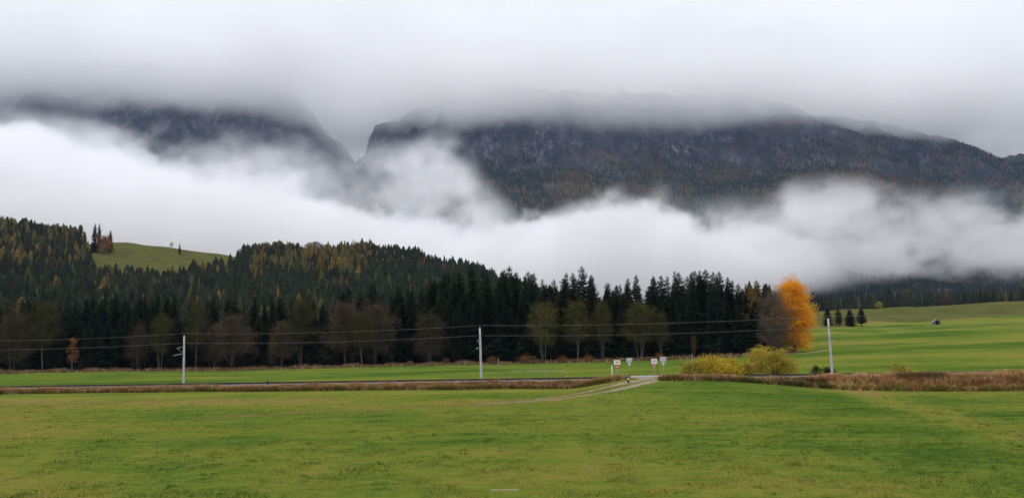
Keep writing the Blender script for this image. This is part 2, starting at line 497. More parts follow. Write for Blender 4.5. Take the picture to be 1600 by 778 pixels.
# ------------------------------------------------------------------ railway embankment, ballast, sleepers, rails
m_soil, n, b = newmat('embankment_soil', .95, .1)
k = n.noise(n.pos(), .9, 5, .7)
n.put(b.inputs['Base Color'], n.ramp(k, [(.3, (.055, .035, .018)), (.5, (.14, .085, .038)), (.7, (.11, .12, .03))]))
n.put(b.inputs['Normal'], n.bump(k, .6, .2))
m_ballast, n, b = newmat('ballast', .95, .15)
k = n.noise(n.pos(), 7, 4, .75)
n.put(b.inputs['Base Color'], n.ramp(k, [(.3, (.06, .052, .052)), (.5, (.15, .135, .14)), (.7, (.26, .24, .245))]))
n.put(b.inputs['Normal'], n.bump(k, .8, .08))
m_rail = plain('rail_steel', (.030, .022, .018), .4, 3, .6, .4)
m_sleeper = plain('sleeper_wood', (.045, .036, .030), .4, 5, .9, .2)
U0, U1 = -230.0, 170.0
UT = np.arange(U0, U1 + .1, 1.0)
def sweep(name, prof, mat, parent=None, jit=0., **kw):
    """cross-section (v, z) along the track; z None takes the ground"""
    V = []
    for i, u in enumerate(UT):
        for j, (v, z) in enumerate(prof):
            jj = (vnoise(u / 2.3, j * 3.7, 77) - .5) * jit
            x, y = xy_of(u, v + jj * 1.5)
            V.append((x, y, float(ground(x, y)) - .25 if z is None else z + jj))
    k = len(prof)
    Fq = [(i * k + j, (i + 1) * k + j, (i + 1) * k + j + 1, i * k + j + 1) for i in range(len(UT) - 1) for j in range(k - 1)]
    m = np_mesh(name, V, Fq, mat, False)
    return link(bpy.data.objects.new(name, m), parent, **kw)
sweep('railway_embankment', [(-7.2, None), (-5.6, .85), (-3.4, 1.28), (3.4, 1.28), (5.0, 1.05), (7.0, None)], m_soil, jit=.18, kind='structure')
track = empty('railway_track', (0, 0, 0), 'single railway track on grey ballast crossing the meadow', 'railway', kind='structure')
del track['category']
sweep('ballast', [(-3.1, 1.15), (-2.55, 1.34), (-1.65, 1.66), (1.65, 1.66), (2.55, 1.34), (3.1, 1.15)], m_ballast, track, jit=.07)
for v in (-.7525, .7525):
    sweep('rail', [(v - .07, 1.69), (v - .07, 1.72), (v - .015, 1.735), (v - .015, 1.83), (v - .037, 1.84), (v - .037, 1.885),
                   (v + .037, 1.885), (v + .037, 1.84), (v + .015, 1.83), (v + .015, 1.735), (v + .07, 1.72), (v + .07, 1.69)], m_rail, track)
mb = MB()
rot = Matrix.Rotation(math.atan2(TY, TX), 3, 'Z')
for u in np.arange(U0 + 1, U1 - 1, .65):
    if 16.0 < u < 23.2: continue
    x, y = xy_of(u, 0)
    mb.box((x, y, 1.655), (.26, 2.6, .12), rot)
mb.build('sleepers', m_sleeper, track, kind='stuff')

# level crossing and the two-rut farm track that climbs to it
m_gravel, n, b = newmat('pale_gravel', .95, .1)
k = n.noise(n.pos(), 3.5, 5, .7)
n.put(b.inputs['Base Color'], n.ramp(k, [(.3, (.15, .115, .062)), (.5, (.245, .20, .13)), (.7, (.34, .295, .225))]))
n.put(b.inputs['Normal'], n.bump(k, .5, .05))
m_conc = plain('crossing_concrete', (.33, .32, .33), .2, 2.5, .9, .2)
cross = empty('level_crossing', (*xy_of(19.7, 0), 1.7), 'pale concrete level crossing slabs laid across the railway track', 'crossing')
for v0, v1 in ((-2.7, -.86), (-.64, .64), (.86, 2.7)):
    for u in (17.4, 19.6, 21.8):
        q = MB()
        x, y = xy_of(u, (v0 + v1) / 2)
        q.box((x - cross.location.x, y - cross.location.y, .10), (2.16, v1 - v0, .18), rot)
        q.build('slab', m_conc, cross)

def ribbon(name, pts, w, mat, parent=None, lift=.05, seed=1, **kw):
    P = [np.array(p[:2]) for p in pts]
    S = []
    for a, c in zip(P[:-1], P[1:]):
        k = max(2, int(np.linalg.norm(c - a) / .7))
        S += [a + (c - a) * t for t in np.linspace(0, 1, k, endpoint=False)]
    S.append(P[-1]); S = np.array(S)
    S[:, 0] = _blur1(S[:, 0]); S[:, 1] = _blur1(S[:, 1])
    T = np.gradient(S, axis=0); T /= np.linalg.norm(T, axis=1)[:, None]
    Nn = np.stack([-T[:, 1], T[:, 0]], 1)
    V = []; cuts = (-1, -.5, 0, .5, 1)
    for i, (s, nn) in enumerate(zip(S, Nn)):
        ww = (w[0] + (w[1] - w[0]) * i / len(S)) if hasattr(w, '__len__') else w
        for c in cuts:
            wl_ = ww / 2 * (1 + (vnoise(i * .35, c * 2 + seed, 5) - .5) * .8)
            q = s + nn * c * wl_
            V.append((q[0], q[1], max(float(ground(q[0], q[1])) + lift * (1.2 - c * c), road_z(q[0], q[1]))))
    k = len(cuts)
    Fq = [(i * k + j, i * k + j + 1, (i + 1) * k + j + 1, (i + 1) * k + j) for i in range(len(S) - 1) for j in range(k - 1)]
    return link(bpy.data.objects.new(name, np_mesh(name, V, Fq, mat, True)), parent, **kw)
def _blur1(a, n=9):
    k = np.hanning(n + 2)[1:-1]; k /= k.sum()
    b_ = np.convolve(np.pad(a, n // 2, mode='edge'), k, 'valid'); b_[0] = a[0]; b_[-1] = a[-1]
    return b_
def road_z(x, y):
    """farm track stays above the embankment shoulder"""
    u, v = uv_of(x, y)
    return float(np.interp(abs(v), [0, 2.7, 3.4, 5.6, 7.2, 8.5], [1.86, 1.84, 1.62, 1.45, 1.2, -5]))
farm = empty('farm_track', (*xy_of(19, -12), .8), None, None, kind='structure')
bpy.context.view_layer.update()
def hits(l): return [hit(*p) for p in l]
ap = [xy_of(19.6, -2.75), xy_of(19.2, -4.6), xy_of(18.6, -6.4)]
r1 = [xy_of(18.7, -6.0), xy_of(17.2, -8.5)] + [h[:2] for h in hits([(962, 602), (930, 609.5), (900, 615.5), (870, 620), (835, 624)])]
r2 = [xy_of(20.0, -6.0), xy_of(19.4, -8.5)] + [h[:2] for h in hits([(985, 604), (950, 612), (900, 620), (850, 625.5), (800, 628.6), (745, 631.5)])]
def child_fix(o):
    o.matrix_parent_inverse = farm.matrix_world.inverted(); return o
child_fix(ribbon('gravel_apron', ap, (4.4, 3.0), m_gravel, farm, .06, 2))
child_fix(ribbon('wheel_rut', r1, (1.5, .5), m_gravel, farm, .05, 3))
child_fix(ribbon('wheel_rut', r2, (1.6, .08), m_gravel, farm, .05, 7))
child_fix(ribbon('gravel_apron', [xy_of(19.8, 2.75), xy_of(20.5, 6), xy_of(23, 14), xy_of(30, 22)], (4.2, 2.6), m_gravel, farm, .06, 9))
ribbon('gravel_path', [h[:2] for h in hits([(1232, 553), (1258, 551.5), (1280, 549), (1292, 547)])], (3.5, 2.0), m_gravel, None, .08, 11, kind='structure')
# pale bare spot at the bottom of the picture
hb = hit(790, 766)
ribbon('bare_patch', [(hb[0] - .55, hb[1]), (hb[0] - .2, hb[1] + .05), (hb[0] + .2, hb[1]), (hb[0] + .5, hb[1] - .03)], .30, m_gravel, None, .012, 4, kind='structure')

# ------------------------------------------------------------------ masts and wires
m_mast = plain('mast_concrete', (.40, .40, .39), .18, 2.0, .85, .25)
m_steel = plain('galvanised_steel', (.42, .43, .44), .2, 5, .5, .5, .6)
m_wire = plain('wire_metal', (.20, .19, .18), .15, 3, .55, .5, .2)
m_insul = plain('insulator_brown', (.10, .05, .035), .2, 8, .35, .5)
masts = [(-150, None, None), (-98.3, None, None)]
def mast(u, lean, label, arms=True):
    x, y = xy_of(u, 3.0)
    z0 = 1.2
    e = empty('overhead_line_mast', (x, y, z0), label, 'mast', 'concrete masts along the railway', math.atan2(TY, TX))
    e.rotation_euler = (0, math.radians(lean), math.atan2(TY, TX))
    q = MB(); q.tube([(0, 0, -.6), (0, 0, 0), (0, 0, 4), (0, 0, 8.05)], [.20, .19, .165, .125], 10); q.build('pole', m_mast, e, True)
    q = MB(); q.box((0, 0, .05), (.75, .75, .3)); q.build('foundation', m_conc, e)
    if arms:
        q = MB(); q.tube([(0, -.1, 6.35), (0, -1.9, 6.10)], .035, 6); q.tube([(0, -1.9, 6.10), (0, -.2, 5.35)], .03, 6)
        q.tube([(0, -.1, 5.28), (0, -2.9, 4.95)], .038, 6); q.build('cantilever_arm', m_steel, e)
        for p in ((0, -.35, 6.31), (0, -.4, 5.25)):
            q = MB()
            for k in range(4):
                q.tube([(0, p[1] - .07 * k, p[2] - .008 * k), (0, p[1] - .07 * k - .03, p[2] - .008 * k - .004)], .075, 8)
            q.build('insulator', m_insul, e)
    for z in (6.9, 5.3):
        q = MB(); q.tube([(0, 0, z), (0, 0, z + .10)], .175, 10); q.build('clamp_band', m_steel, e)
    q = MB(); q.tube([(0, 0, 8.05), (0, 0, 8.38)], .03, 6); q.tube([(0, .0, 8.30), (0, 0, 8.42)], .07, 8); q.build('top_insulator', m_insul, e)
    q = MB(); q.tube([(0, 0, 6.86), (.0, -.30, 6.86)], .03, 6); q.tube([(0, -.28, 6.8), (0, -.28, 6.93)], .06, 8); q.build('side_insulator', m_insul, e)
    return e
us_m = []
for px, py in ((287, 597), (752, 586), (1300, 579)):
    p = on_track(px, py, 3.0); us_m.append(uv_of(p[0], p[1])[0])
sp = us_m[1] - us_m[0]
mast_us = [us_m[0] - sp, us_m[0], us_m[1], us_m[2], us_m[2] + (us_m[2] - us_m[1])]
leans = [0, -1.2, -.8, -.2, 0]
labs = [None, 'grey concrete line mast with cantilever arms, leftmost of the three', 'grey concrete line mast in front of the dark forest centre', 'grey concrete line mast beside the orange tree and green meadow', None]
bpy.context.view_layer.update()
tops, sides = [], []
for u, le, la in zip(mast_us, leans, labs):
    if la: e = mast(u, le, la)
    x, y = xy_of(u, 3.0)
    L_ = math.radians(le)
    tops.append((x + math.sin(L_) * 8.42 * TX, y + math.sin(L_) * 8.42 * TY, 1.2 + 8.42))
    sides.append((x + math.sin(L_) * 6.9 * TX - .28 * NX, y + math.sin(L_) * 6.9 * TY - .28 * NY, 1.2 + 6.93))
def wire(pts, sag, label):
    q = MB(); P = []
    for i, (a, c) in enumerate(zip(pts[:-1], pts[1:])):
        for t in np.linspace(0, 1, 25)[(1 if i else 0):]:
            s = 4 * t * (1 - t) * sag
            P.append((a[0] + (c[0] - a[0]) * t, a[1] + (c[1] - a[1]) * t, a[2] + (c[2] - a[2]) * t - s))
    q.tube(P, .012, 4)
    q.build('overhead_wire', m_wire, None, label=label, cat='wire', group='wires strung along the masts')
wire(tops, .42, 'upper grey overhead wire running over the mast tops')
wire(sides, .42, 'lower grey overhead wire clamped to the sides of the masts')

# ------------------------------------------------------------------ signs and posts at the crossing
m_white = plain('sign_white', (.78, .76, .76), .06, 4, .5, .4)
m_red = plain('sign_red', (.50, .025, .04), .12, 4, .5, .4)
m_grey = plain('sign_back', (.42, .44, .46), .12, 4, .5, .5, .3)
m_dark = plain('dark_paint', (.02, .02, .022), .3, 6, .7, .3)
m_ink = plain('sign_lettering', (.16, .14, .16), .1, 4, .7, .3)
m_redwood = plain('red_brown_paint', (.20, .06, .04), .3, 6, .8, .2)
m_yellow = plain('yellow_paint', (.55, .50, .06), .2, 6, .7, .3)
m_oldwood = plain('weathered_wood', (.30, .28, .25), .25, 6, .9, .2)
def octo(q, r, y0, y1, zc):
    q.prism([(r * math.cos(math.pi / 8 + k * math.pi / 4), zc + r * math.sin(math.pi / 8 + k * math.pi / 4)) for k in range(8)], y0, y1)
def sign(px, py_top, py_mid, py_low, py_foot, w_px, v, front, label):
    t_ = on_track(px, py_top, v); x, y = t_[0], t_[1]
    zz = [on_track(px, p, v)[2] for p in (py_top, py_mid, py_low)]
    z0 = max(float(ground(x, y)), 1.2 if abs(v) < 4.6 else -9) - .1
    e = empty('crossing_sign', (x, y, z0), label, 'sign', 'warning signs at the level crossing', 0 if front else math.pi)
    w = w_px * y / F
    a, m_, l = (z - z0 for z in zz)
    q = MB(); q.tube([(0, .05, -.3), (0, .05, a - .06)], .036, 8); q.build('post', m_steel, e, True)
    q = MB(); q.box((0, -.012, (a + m_) / 2), (w, .024, a - m_)); q.build('board_back', m_grey, e)
    q = MB(); q.box((0, -.028, (a + m_) / 2), (w - .03, .008, a - m_ - .03)); face = q.build('board_face', m_white, e)
    for k, (ww, zo) in enumerate(((.62, .22), (.74, 0), (.5, -.22))):
        q = MB(); q.box((0, -.035, (a + m_) / 2 + zo * (a - m_)), (w * ww, .004, (a - m_) * .10)); q.build('lettering', m_ink, face)
    r = (m_ - l) / 2 * .98
    q = MB(); octo(q, r, -.012, .012, (m_ + l) / 2); q.build('disc_back', m_grey, e)
    q = MB(); octo(q, r * .96, -.022, -.0145, (m_ + l) / 2); dd = q.build('disc_face', m_red, e)
    q = MB(); q.box((0, -.026, (m_ + l) / 2), (r * 1.35, .005, r * .30)); q.build('white_bar', m_white, dd)
sign(964, 562.3, 569.6, 576, 588, 10.0, -4.2, True, 'white board over red octagon sign left of the crossing, facing the field')
sign(1022, 560.4, 568, 573.6, 586, 9.0, -4.2, True, 'white board over red octagon sign right of the crossing, facing the field')
sign(983, 558.8, 565.6, 571, 586, 8.6, 5.2, False, 'grey back of a board and octagon sign behind the pale crossing slabs')
sign(1035.7, 557.2, 564.2, 570.8, 586, 10.0, 5.2, False, 'grey back of a board and octagon sign, rightmost by the crossing')

def post(name, px, py_top, v, rad, mat, label, cat='post', extra=None, lean=0.):
    t_ = on_track(px, py_top, v); x, y = t_[0], t_[1]
    z0 = max(float(ground(x, y)), 1.22 if abs(v) < 4 else -9)
    h = t_[2] - z0
    e = empty(name, (x, y, z0), label, cat)
    e.rotation_euler = (0, math.radians(lean), 0)
    q = MB(); q.tube([(0, 0, -.35), (0, 0, h - .08), (0, 0, h)], [rad * 1.08, rad, rad * .8], 8); q.build('shaft', mat, e, True)
    q = MB(); q.tube([(0, 0, h - .01), (0, 0, h + .04)], rad * 1.25, 8); q.build('cap', mat, e)
    if extra: extra(e, h, rad)
    return e
post('slim_post', 778.5, 560, -2.9, .05, m_oldwood, 'slim pale grey post beside the rails right of the middle mast')
post('slim_post', 1081.5, 553, -2.9, .055, m_oldwood, 'tall slim grey post in front of the left yellow bush')
post('short_post', 955.8, 571.5, 4.2, .085, m_white, 'short white post left of the crossing signs')
post('brown_post', 1027.5, 573, 3.6, .06, m_redwood, 'thin red brown post behind the right red sign')
def bands(e, h, r):
    q = MB(); q.tube([(0, 0, h * .62), (0, 0, h * .82)], r * 1.12, 8); q.build('white_band', m_white, e)
    q = MB(); q.tube([(0, 0, h * .42), (0, 0, h * .58)], r * 1.12, 8); q.build('red_band', m_redwood, e)
    q = MB(); q.tube([(0, 0, -.2), (0, 0, .12)], r * 2.2, 8); q.build('foot', m_dark, e)
hp = hit(982, 607)
vq = float(uv_of(hp[0], hp[1])[1])
post('banded_post', 981.5, 588.5, max(vq, -11), .10, m_dark, 'dark post with pale band standing between the wheel ruts', extra=bands)
def knob(e, h, r):
    q = MB(); q.tube([(0, 0, h - .34), (0, 0, h - .26), (0, 0, h - .1), (0, 0, h)], [.10, .17, .17, .1], 10); q.build('head', m_dark, e)
post('dwarf_signal', 418, 595, -3.0, .07, m_dark, 'small black trackside post with a knob head', 'signal', knob)
def chk(e, h, r):
    for k in range(4):
        q = MB(); q.tube([(0, 0, h * (.15 + .22 * k)), (0, 0, h * (.25 + .22 * k))], r * 1.2, 8); q.build('yellow_band', m_yellow, e)
post('marker_post', 885.5, 571.5, 5.5, .055, m_dark, 'thin black and yellow marker post behind the rails', extra=chk, lean=4)

# low pale rail lying on short legs in the field behind the track
a_, c_ = on_track(796, 579.5, 9.0), on_track(884, 578.3, 9.0)
e = empty('pipe_rail', (a_[0], a_[1], float(ground(a_[0], a_[1]))), 'long low pale pipe rail on short legs behind the track', 'rail')
q = MB(); d_ = c_ - a_
zt = a_[2] - e.location.z
q.tube([(0, 0, zt), tuple(d_ * .5 + np.array((0, 0, zt + .06))), (d_[0], d_[1], d_[2] + zt)], .045, 8); q.build('pipe', m_oldwood, e, True)
for t in (.0, .33, .66, 1.):
    q = MB(); gx, gy = a_[0] + d_[0] * t, a_[1] + d_[1] * t
    q.tube([(d_[0] * t, d_[1] * t, float(ground(gx, gy)) - e.location.z - .1), (d_[0] * t, d_[1] * t, zt + d_[2] * t)], .035, 6); q.build('leg', m_oldwood, e)

# ------------------------------------------------------------------ hut and farmhouse
m_plank = plain('old_planks', (.16, .15, .14), .3, 3, .9, .2)
m_shing = plain('grey_shingles', (.20, .21, .22), .25, 2, .85, .3)
m_shade = plain('painted_interior_shade', (.012, .011, .010), .2, 3, .95, .1)
m_wall = plain('house_wall', (.26, .25, .25), .15, 1.5, .9, .2)
m_roof = plain('house_roof', (.12, .115, .12), .25, 1.2, .8, .3)
m_glass = plain('window_glass', (.03, .035, .04), .1, 3, .15, .6)
def house(name, p, w, dep, hw, hr, rz, label, cat, mw, mr, door=None, windows=()):
    e = empty(name, (p[0], p[1], p[2] - .2), label, cat, None, rz)
    q = MB(); q.prism([(-w / 2, -3), (w / 2, -3), (w / 2, hw), (0, hw + hr), (-w / 2, hw)], -dep / 2, dep / 2); q.build('wall', mw, e)
    ov = .5; sl = hr / (w / 2); rf = None
    for s in (-1, 1):
        q = MB()
        x0, x1 = 0, s * (w / 2 + ov)
        q.prism([(x0, hw + hr + .03), (x1, hw - ov * sl + .03), (x1, hw - ov * sl + .25), (x0, hw + hr + .28)], -dep / 2 - ov, dep / 2 + ov); q.build('roof_slope', mr, e)
    if door:
        q = MB(); q.box((door[0], -dep / 2 - .02, door[2] / 2 + .05), (door[1], .12, door[2])); q.build('doorway', m_shade, e)  # near-black panel on the solid wall, shade of the open doorway painted in
    for wx, wz in windows:
        q = MB(); q.box((wx, -dep / 2 - .03, wz), (1.2, .14, 1.3)); wf = q.build('window', m_white, e)
        q = MB(); q.box((wx, -dep / 2 - .09, wz), (1.0, .04, 1.1)); q.build('pane', m_glass, wf)
    return e
hp = hit(1463, 506.8)
house('field_hut', hp, 4.6, 4.2, 1.7, 2.0, math.radians(-14), 'small weathered wooden hay hut at the foot of the tawny slope', 'hut', m_plank, m_shing, (.2, 2.3, 2.6))
for px, py, w, dep, hw, hr, rz, lab in ((489, 381.2, 13, 15, 8.5, 4.0, 62, 'larger grey roofed farmhouse half hidden by trees on the hilltop'),
                                        (508, 385.0, 11, 12, 7.0, 3.6, 60, 'smaller barn right of the farmhouse on the hilltop')):
    tp = at(px, py - 3, 985.)
    house('farmhouse' if w > 12 else 'barn', (tp[0], tp[1], tp[2] - hw - hr), w, dep, hw, hr, math.radians(rz), lab, 'house' if w > 12 else 'barn', m_wall, m_roof, None,
          ((-3, 2.), (0, 2.), (3, 2.), (-3, 5.2), (0, 5.2), (3, 5.2)) if w > 12 else ((-2.5, 2.), (2.5, 2.)))

# ------------------------------------------------------------------ tree shapes
m_bark = plain('bark_dark', (.055, .045, .038), .35, 2, .95, .1)
m_bark_grey = plain('bark_grey', (.10, .092, .082), .35, 2, .95, .1)
m_spruce = leafmat('spruce_needles', [(0, (.010, .019, .012)), (.5, (.021, .033, .017)), (1, (.042, .052, .022))])
m_larch = leafmat('larch_needles', [(0, (.075, .060, .018)), (.5, (.15, .095, .024)), (1, (.24, .155, .04))])
m_olive = leafmat('olive_leaves', [(0, (.036, .038, .014)), (.5, (.070, .066, .020)), (1, (.125, .108, .030))], trans=.2)
m_twig = leafmat('bare_twigs', [(0, (.045, .034, .024)), (.5, (.072, .052, .035)), (1, (.115, .084, .055))])
m_grtwig = leafmat('grey_twigs', [(0, (.070, .053, .037)), (.5, (.115, .088, .061)), (1, (.175, .138, .098))])
m_orange = leafmat('orange_leaves', [(0, (.58, .22, .016)), (.45, (.78, .33, .022)), (.8, (.85, .44, .030)), (1, (.84, .55, .05))], clump=.22, trans=.45)
m_rust = leafmat('rust_leaves', [(0, (.12, .055, .02)), (.5, (.24, .10, .03)), (1, (.32, .17, .05))], trans=.2)
m_yellow_l = leafmat('yellow_leaves', [(0, (.22, .175, .026)), (.5, (.39, .305, .042)), (1, (.52, .42, .075))], clump=.5, trans=.25)
m_gold = leafmat('golden_leaves', [(0, (.26, .20, .022)), (.5, (.50, .36, .032)), (1, (.64, .50, .06))], clump=.5, trans=.25)

def conifer(H, R, seed, whorl=.62, per=8, droop=.34, hang=.75, low=.06, fine=1.0):
    """triangles of a spruce crown: whorls of drooping boughs with side sprays and hanging needles"""
    r = np.random.default_rng(seed); V = []
    ph = r.random(2) * 6.28
    h = H * low
    while h < H * .985:
        t = h / H
        env = R * (1 - t) ** .66 * min(1.0, .55 + (t - low) * 4.0) + .10
        nb = max(4, int(per * (1 - .35 * t)))
        a0 = r.random() * 6.28
        for k in range(nb):
            an = a0 + 6.283 * (k + r.normal() * .18) / nb
            L = env * r.uniform(.66, 1.16) * (1 + .30 * math.sin(an * 2 + ph[0] + t * 7) * math.sin(t * 19 + ph[1]))
            if r.random() < .06: L *= .45
            dx, dy = math.cos(an), math.sin(an)
            c1 = .34 * t - .10 + r.normal() * .05; c2 = droop * (1.05 - t)
            hh = h + r.normal() * .12
            def sp(s): return np.array((dx * L * s, dy * L * s, hh + L * (c1 * s - c2 * s * s + .14 * s ** 4)))
            sd = np.array((-dy, dx, 0.))
            ns = 4 if L > 1.4 else 3
            for j in range(ns):
                s = (j + .75) / ns
                p0, p1 = sp(max(s - .17, .02)), sp(min(s + .17, 1.0))
                w = L * .34 * (1.12 - .72 * s) * r.uniform(.7, 1.3) * fine + .12
                for sg in (-1, 1):
                    ap = sp(min(s + .16, 1.05)) + sd * sg * w + np.array((0, 0, -.30 * w + r.normal() * .06))
                    V += [p0, p1, ap]
                hg = hang * r.uniform(.5, 1.3) * min(1, L / 2.0)
                V += [p0 + sd * r.normal() * .1, p1, (p0 + p1) / 2 + np.array((r.normal() * .08, r.normal() * .08, -hg))]
            p0 = sp(.86); V += [p0 + sd * .16, p0 - sd * .16, sp(1.12)]
        h += whorl * (1.1 - .55 * t) * r.uniform(.8, 1.2) * max(H / 28, .35)
    for k in range(3):                                           # leader
        an = k * 2.1; V += [(.16 * math.cos(an), .16 * math.sin(an), H * .955), (.16 * math.cos(an + 2), .16 * math.sin(an + 2), H * .955), (0, 0, H * 1.012)]
    return np.array(V, float)

def tri_mesh(name, V, mat):
    return np_mesh(name, V, np.arange(len(V)).reshape(-1, 3), mat)

def trunk_mesh(name, H, r0, mat, seed=0):
    r = np.random.default_rng(seed); q = MB()
    P = [(0, 0, -.6)] + [(r.normal() * .05 * t * H / 20, r.normal() * .05 * t * H / 20, H * t) for t in np.linspace(.02, .97, 7)]
    q.tube(P, [r0 * 1.25] + [r0 * (1 - t) + .02 for t in np.linspace(.02, .97, 7)], 7)
    return q.mesh(name, mat, True)

def branchy(H, R, seed, stems=1, spread=.10, clear=.30, nlimb=26, leaf=.34, nleaf=5200, shape='egg', leafy='leaf', r0=.17, wild=.12):
    """deciduous tree or shrub: stems, limbs and twigs as tubes, plus leaves (or bare twiglets) in clumps at the twig ends"""
    r = np.random.default_rng(seed); q = MB(); ends = []
    def env(t):
        if shape == 'egg': return R * max(0., math.sin(math.pi * min(1., (t * .93 + .05)) ** .80)) ** .62
        if shape == 'dome': return R * math.sqrt(max(0., 1 - (t * .97) ** 2.2)) * (.80 + .2 * min(1, t * 4))
        if shape == 'column': return R * min(1., .50 + 2.2 * t) * max(0., 1 - t ** 3.2) ** .7
        if shape == 'fan': return R * min(1., .18 + 1.25 * t ** .9) * math.sqrt(max(0., 1 - max(0, t - .55) ** 2 / .2050))
    for s_ in range(stems):
        a = r.random() * 6.28; off = spread * H * r.uniform(.4, 1.) if stems > 1 else 0
        b0 = np.array((math.cos(a), math.sin(a), 0)) * off * .22
        tp = np.array((math.cos(a) * off, math.sin(a) * off, H * (r.uniform(.84, .97) if stems > 1 else .97)))
        bend = r.normal(size=3) * .02 * H; bend[2] = 0
        def st(t): return b0 + (tp - b0) * t + bend * math.sin(t * 3.14)
        rs = r0 / math.sqrt(stems) * 1.35
        q.tube([st(t) - np.array((0, 0, .5 if t == 0 else 0)) for t in np.linspace(0, 1, 7)], [rs * (1 - .9 * t) + .015 for t in np.linspace(0, 1, 7)], 6)
        for k in range(max(3, nlimb // stems)):
            t = clear + (1 - clear) * r.random() ** .85
            p = st(min(t, .98)); tc = (t - clear) / (1 - clear)
            e_t = min(1., tc + r.uniform(.02, .22)); rad = env(e_t) * r.uniform(.55, 1.08)
            an = r.random() * 6.28
            ez = H * (clear + (1 - clear) * e_t)
            e = np.array((math.cos(an) * rad, math.sin(an) * rad, max(ez, p[2] + .05)))
            m_ = (p + e) / 2 + r.normal(size=3) * wild * R * .5
            rl = rs * (1 - .8 * t) * .42 + .012
            q.tube([p, m_, e], [rl, rl * .6, .012], 4, False); ends.append(e); ends.append((m_ + e) / 2)
            for j in range(4):
                o = (m_ if r.random() < .5 else (m_ + e) / 2)
                tw = o + r.normal(size=3) * R * .24 + np.array((0, 0, .10 * R))
                q.tube([o, (o + tw) / 2 + r.normal(size=3) * .05 * R, tw], [rl * .4, rl * .25, .008], 3, False); ends.append(tw)
    E_ = np.array(ends); V = []
    hl = E_[:, 2]
    n_ = nleaf
    pick = r.integers(0, len(E_), n_)
    if leafy == 'leaf':
        c = E_[pick] + r.normal(size=(n_, 3)) * np.array((.15, .15, .11)) * R * .95
        c[:, 2] = np.maximum(c[:, 2], .08)
        d1 = r.normal(size=(n_, 3)); d1 /= np.linalg.norm(d1, axis=1)[:, None]
        d2 = np.cross(d1, r.normal(size=(n_, 3))); d2 /= np.linalg.norm(d2, axis=1)[:, None]
        sz = leaf * r.uniform(.6, 1.3, (n_, 1))
        V = np.stack([c - d1 * sz * .5, c + d2 * sz * .42, c + d1 * sz * .6], 1).reshape(-1, 3)
    else:                                                        # bare twiglets pointing up and out
        c = E_[pick] + r.normal(size=(n_, 3)) * np.array((.10, .10, .08)) * R
        c[:, 2] = np.maximum(c[:, 2], .1)
        d1 = c * np.array((1, 1, .0)); d1 /= (np.linalg.norm(d1, axis=1)[:, None] + .3); d1 = d1 * .7 + np.array((0, 0, .8)) + r.normal(size=(n_, 3)) * .45
        d2 = np.cross(d1, r.normal(size=(n_, 3))); d2 /= np.linalg.norm(d2, axis=1)[:, None]
        sz = leaf * r.uniform(.6, 1.4, (n_, 1))
        V = np.stack([c - d2 * .035, c + d2 * .035, c + d1 * sz], 1).reshape(-1, 3)
    P_ = np.concatenate([V, np.array(q.v)]) if leafy != 'leaf' else V
    kz = H / np.percentile(P_[:, 2], 99.6)                       # true to the asked height and half-width
    cxy = np.median(V[:, :2], axis=0)
    kr = R / np.percentile(np.linalg.norm(V[:, :2] - cxy, axis=1), 97)
    K = np.array((kr, kr, kz)); V = V * K
    q.v = [tuple(np.array(p) * K) for p in q.v]
    return q, V

def thing_tree(name, loc, trunk, crown, label, cat, group=None, s=1.0, sxy=None, rz=0., crown_name='crown'):
    e = empty(name, (loc[0], loc[1], loc[2] - .1), label, cat, group, rz)
    e.scale = ((sxy or s), (sxy or s), s)
    link(bpy.data.objects.new('trunk', trunk), e)
    link(bpy.data.objects.new(crown_name, crown), e)
    return e

# ------------------------------------------------------------------ forest wall behind the railway: spruces one by one
SPR = []
for i, (R, hg, dr) in enumerate(((4.5, .9, .36), (3.9, .8, .30), (5.2, 1.0, .40), (4.2, .95, .34), (3.6, .8, .30), (4.9, .9, .38), (4.4, 1.1, .42), (5.4, .9, .34))):
    SPR.append((trunk_mesh('spruce_trunk', 30, .27, m_bark, i), tri_mesh('spruce_crown', conifer(30, R, 100 + i, hang=hg, droop=dr, low=(.05, .12, .04, .16, .08, .05, .10, .06)[i]), m_spruce)))
SKY_PX = [-120, 0, 60, 130, 215, 300, 400, 480, 560, 620, 660, 690, 745, 800, 850, 915, 940, 1010, 1070, 1120, 1190, 1210]
SKY_Y = [472, 470, 466, 462, 455, 470, 458, 462, 438, 446, 436, 424, 411, 414, 424, 420, 440, 424, 421, 424, 432, 436]
rows = [(5, .72, 5.2), (13, .86, 5.0), (22, .97, 5.0), (33, 1.0, 5.2), (46, 1.02, 5.4), (60, 1.02, 6.0)]
cnt = 0
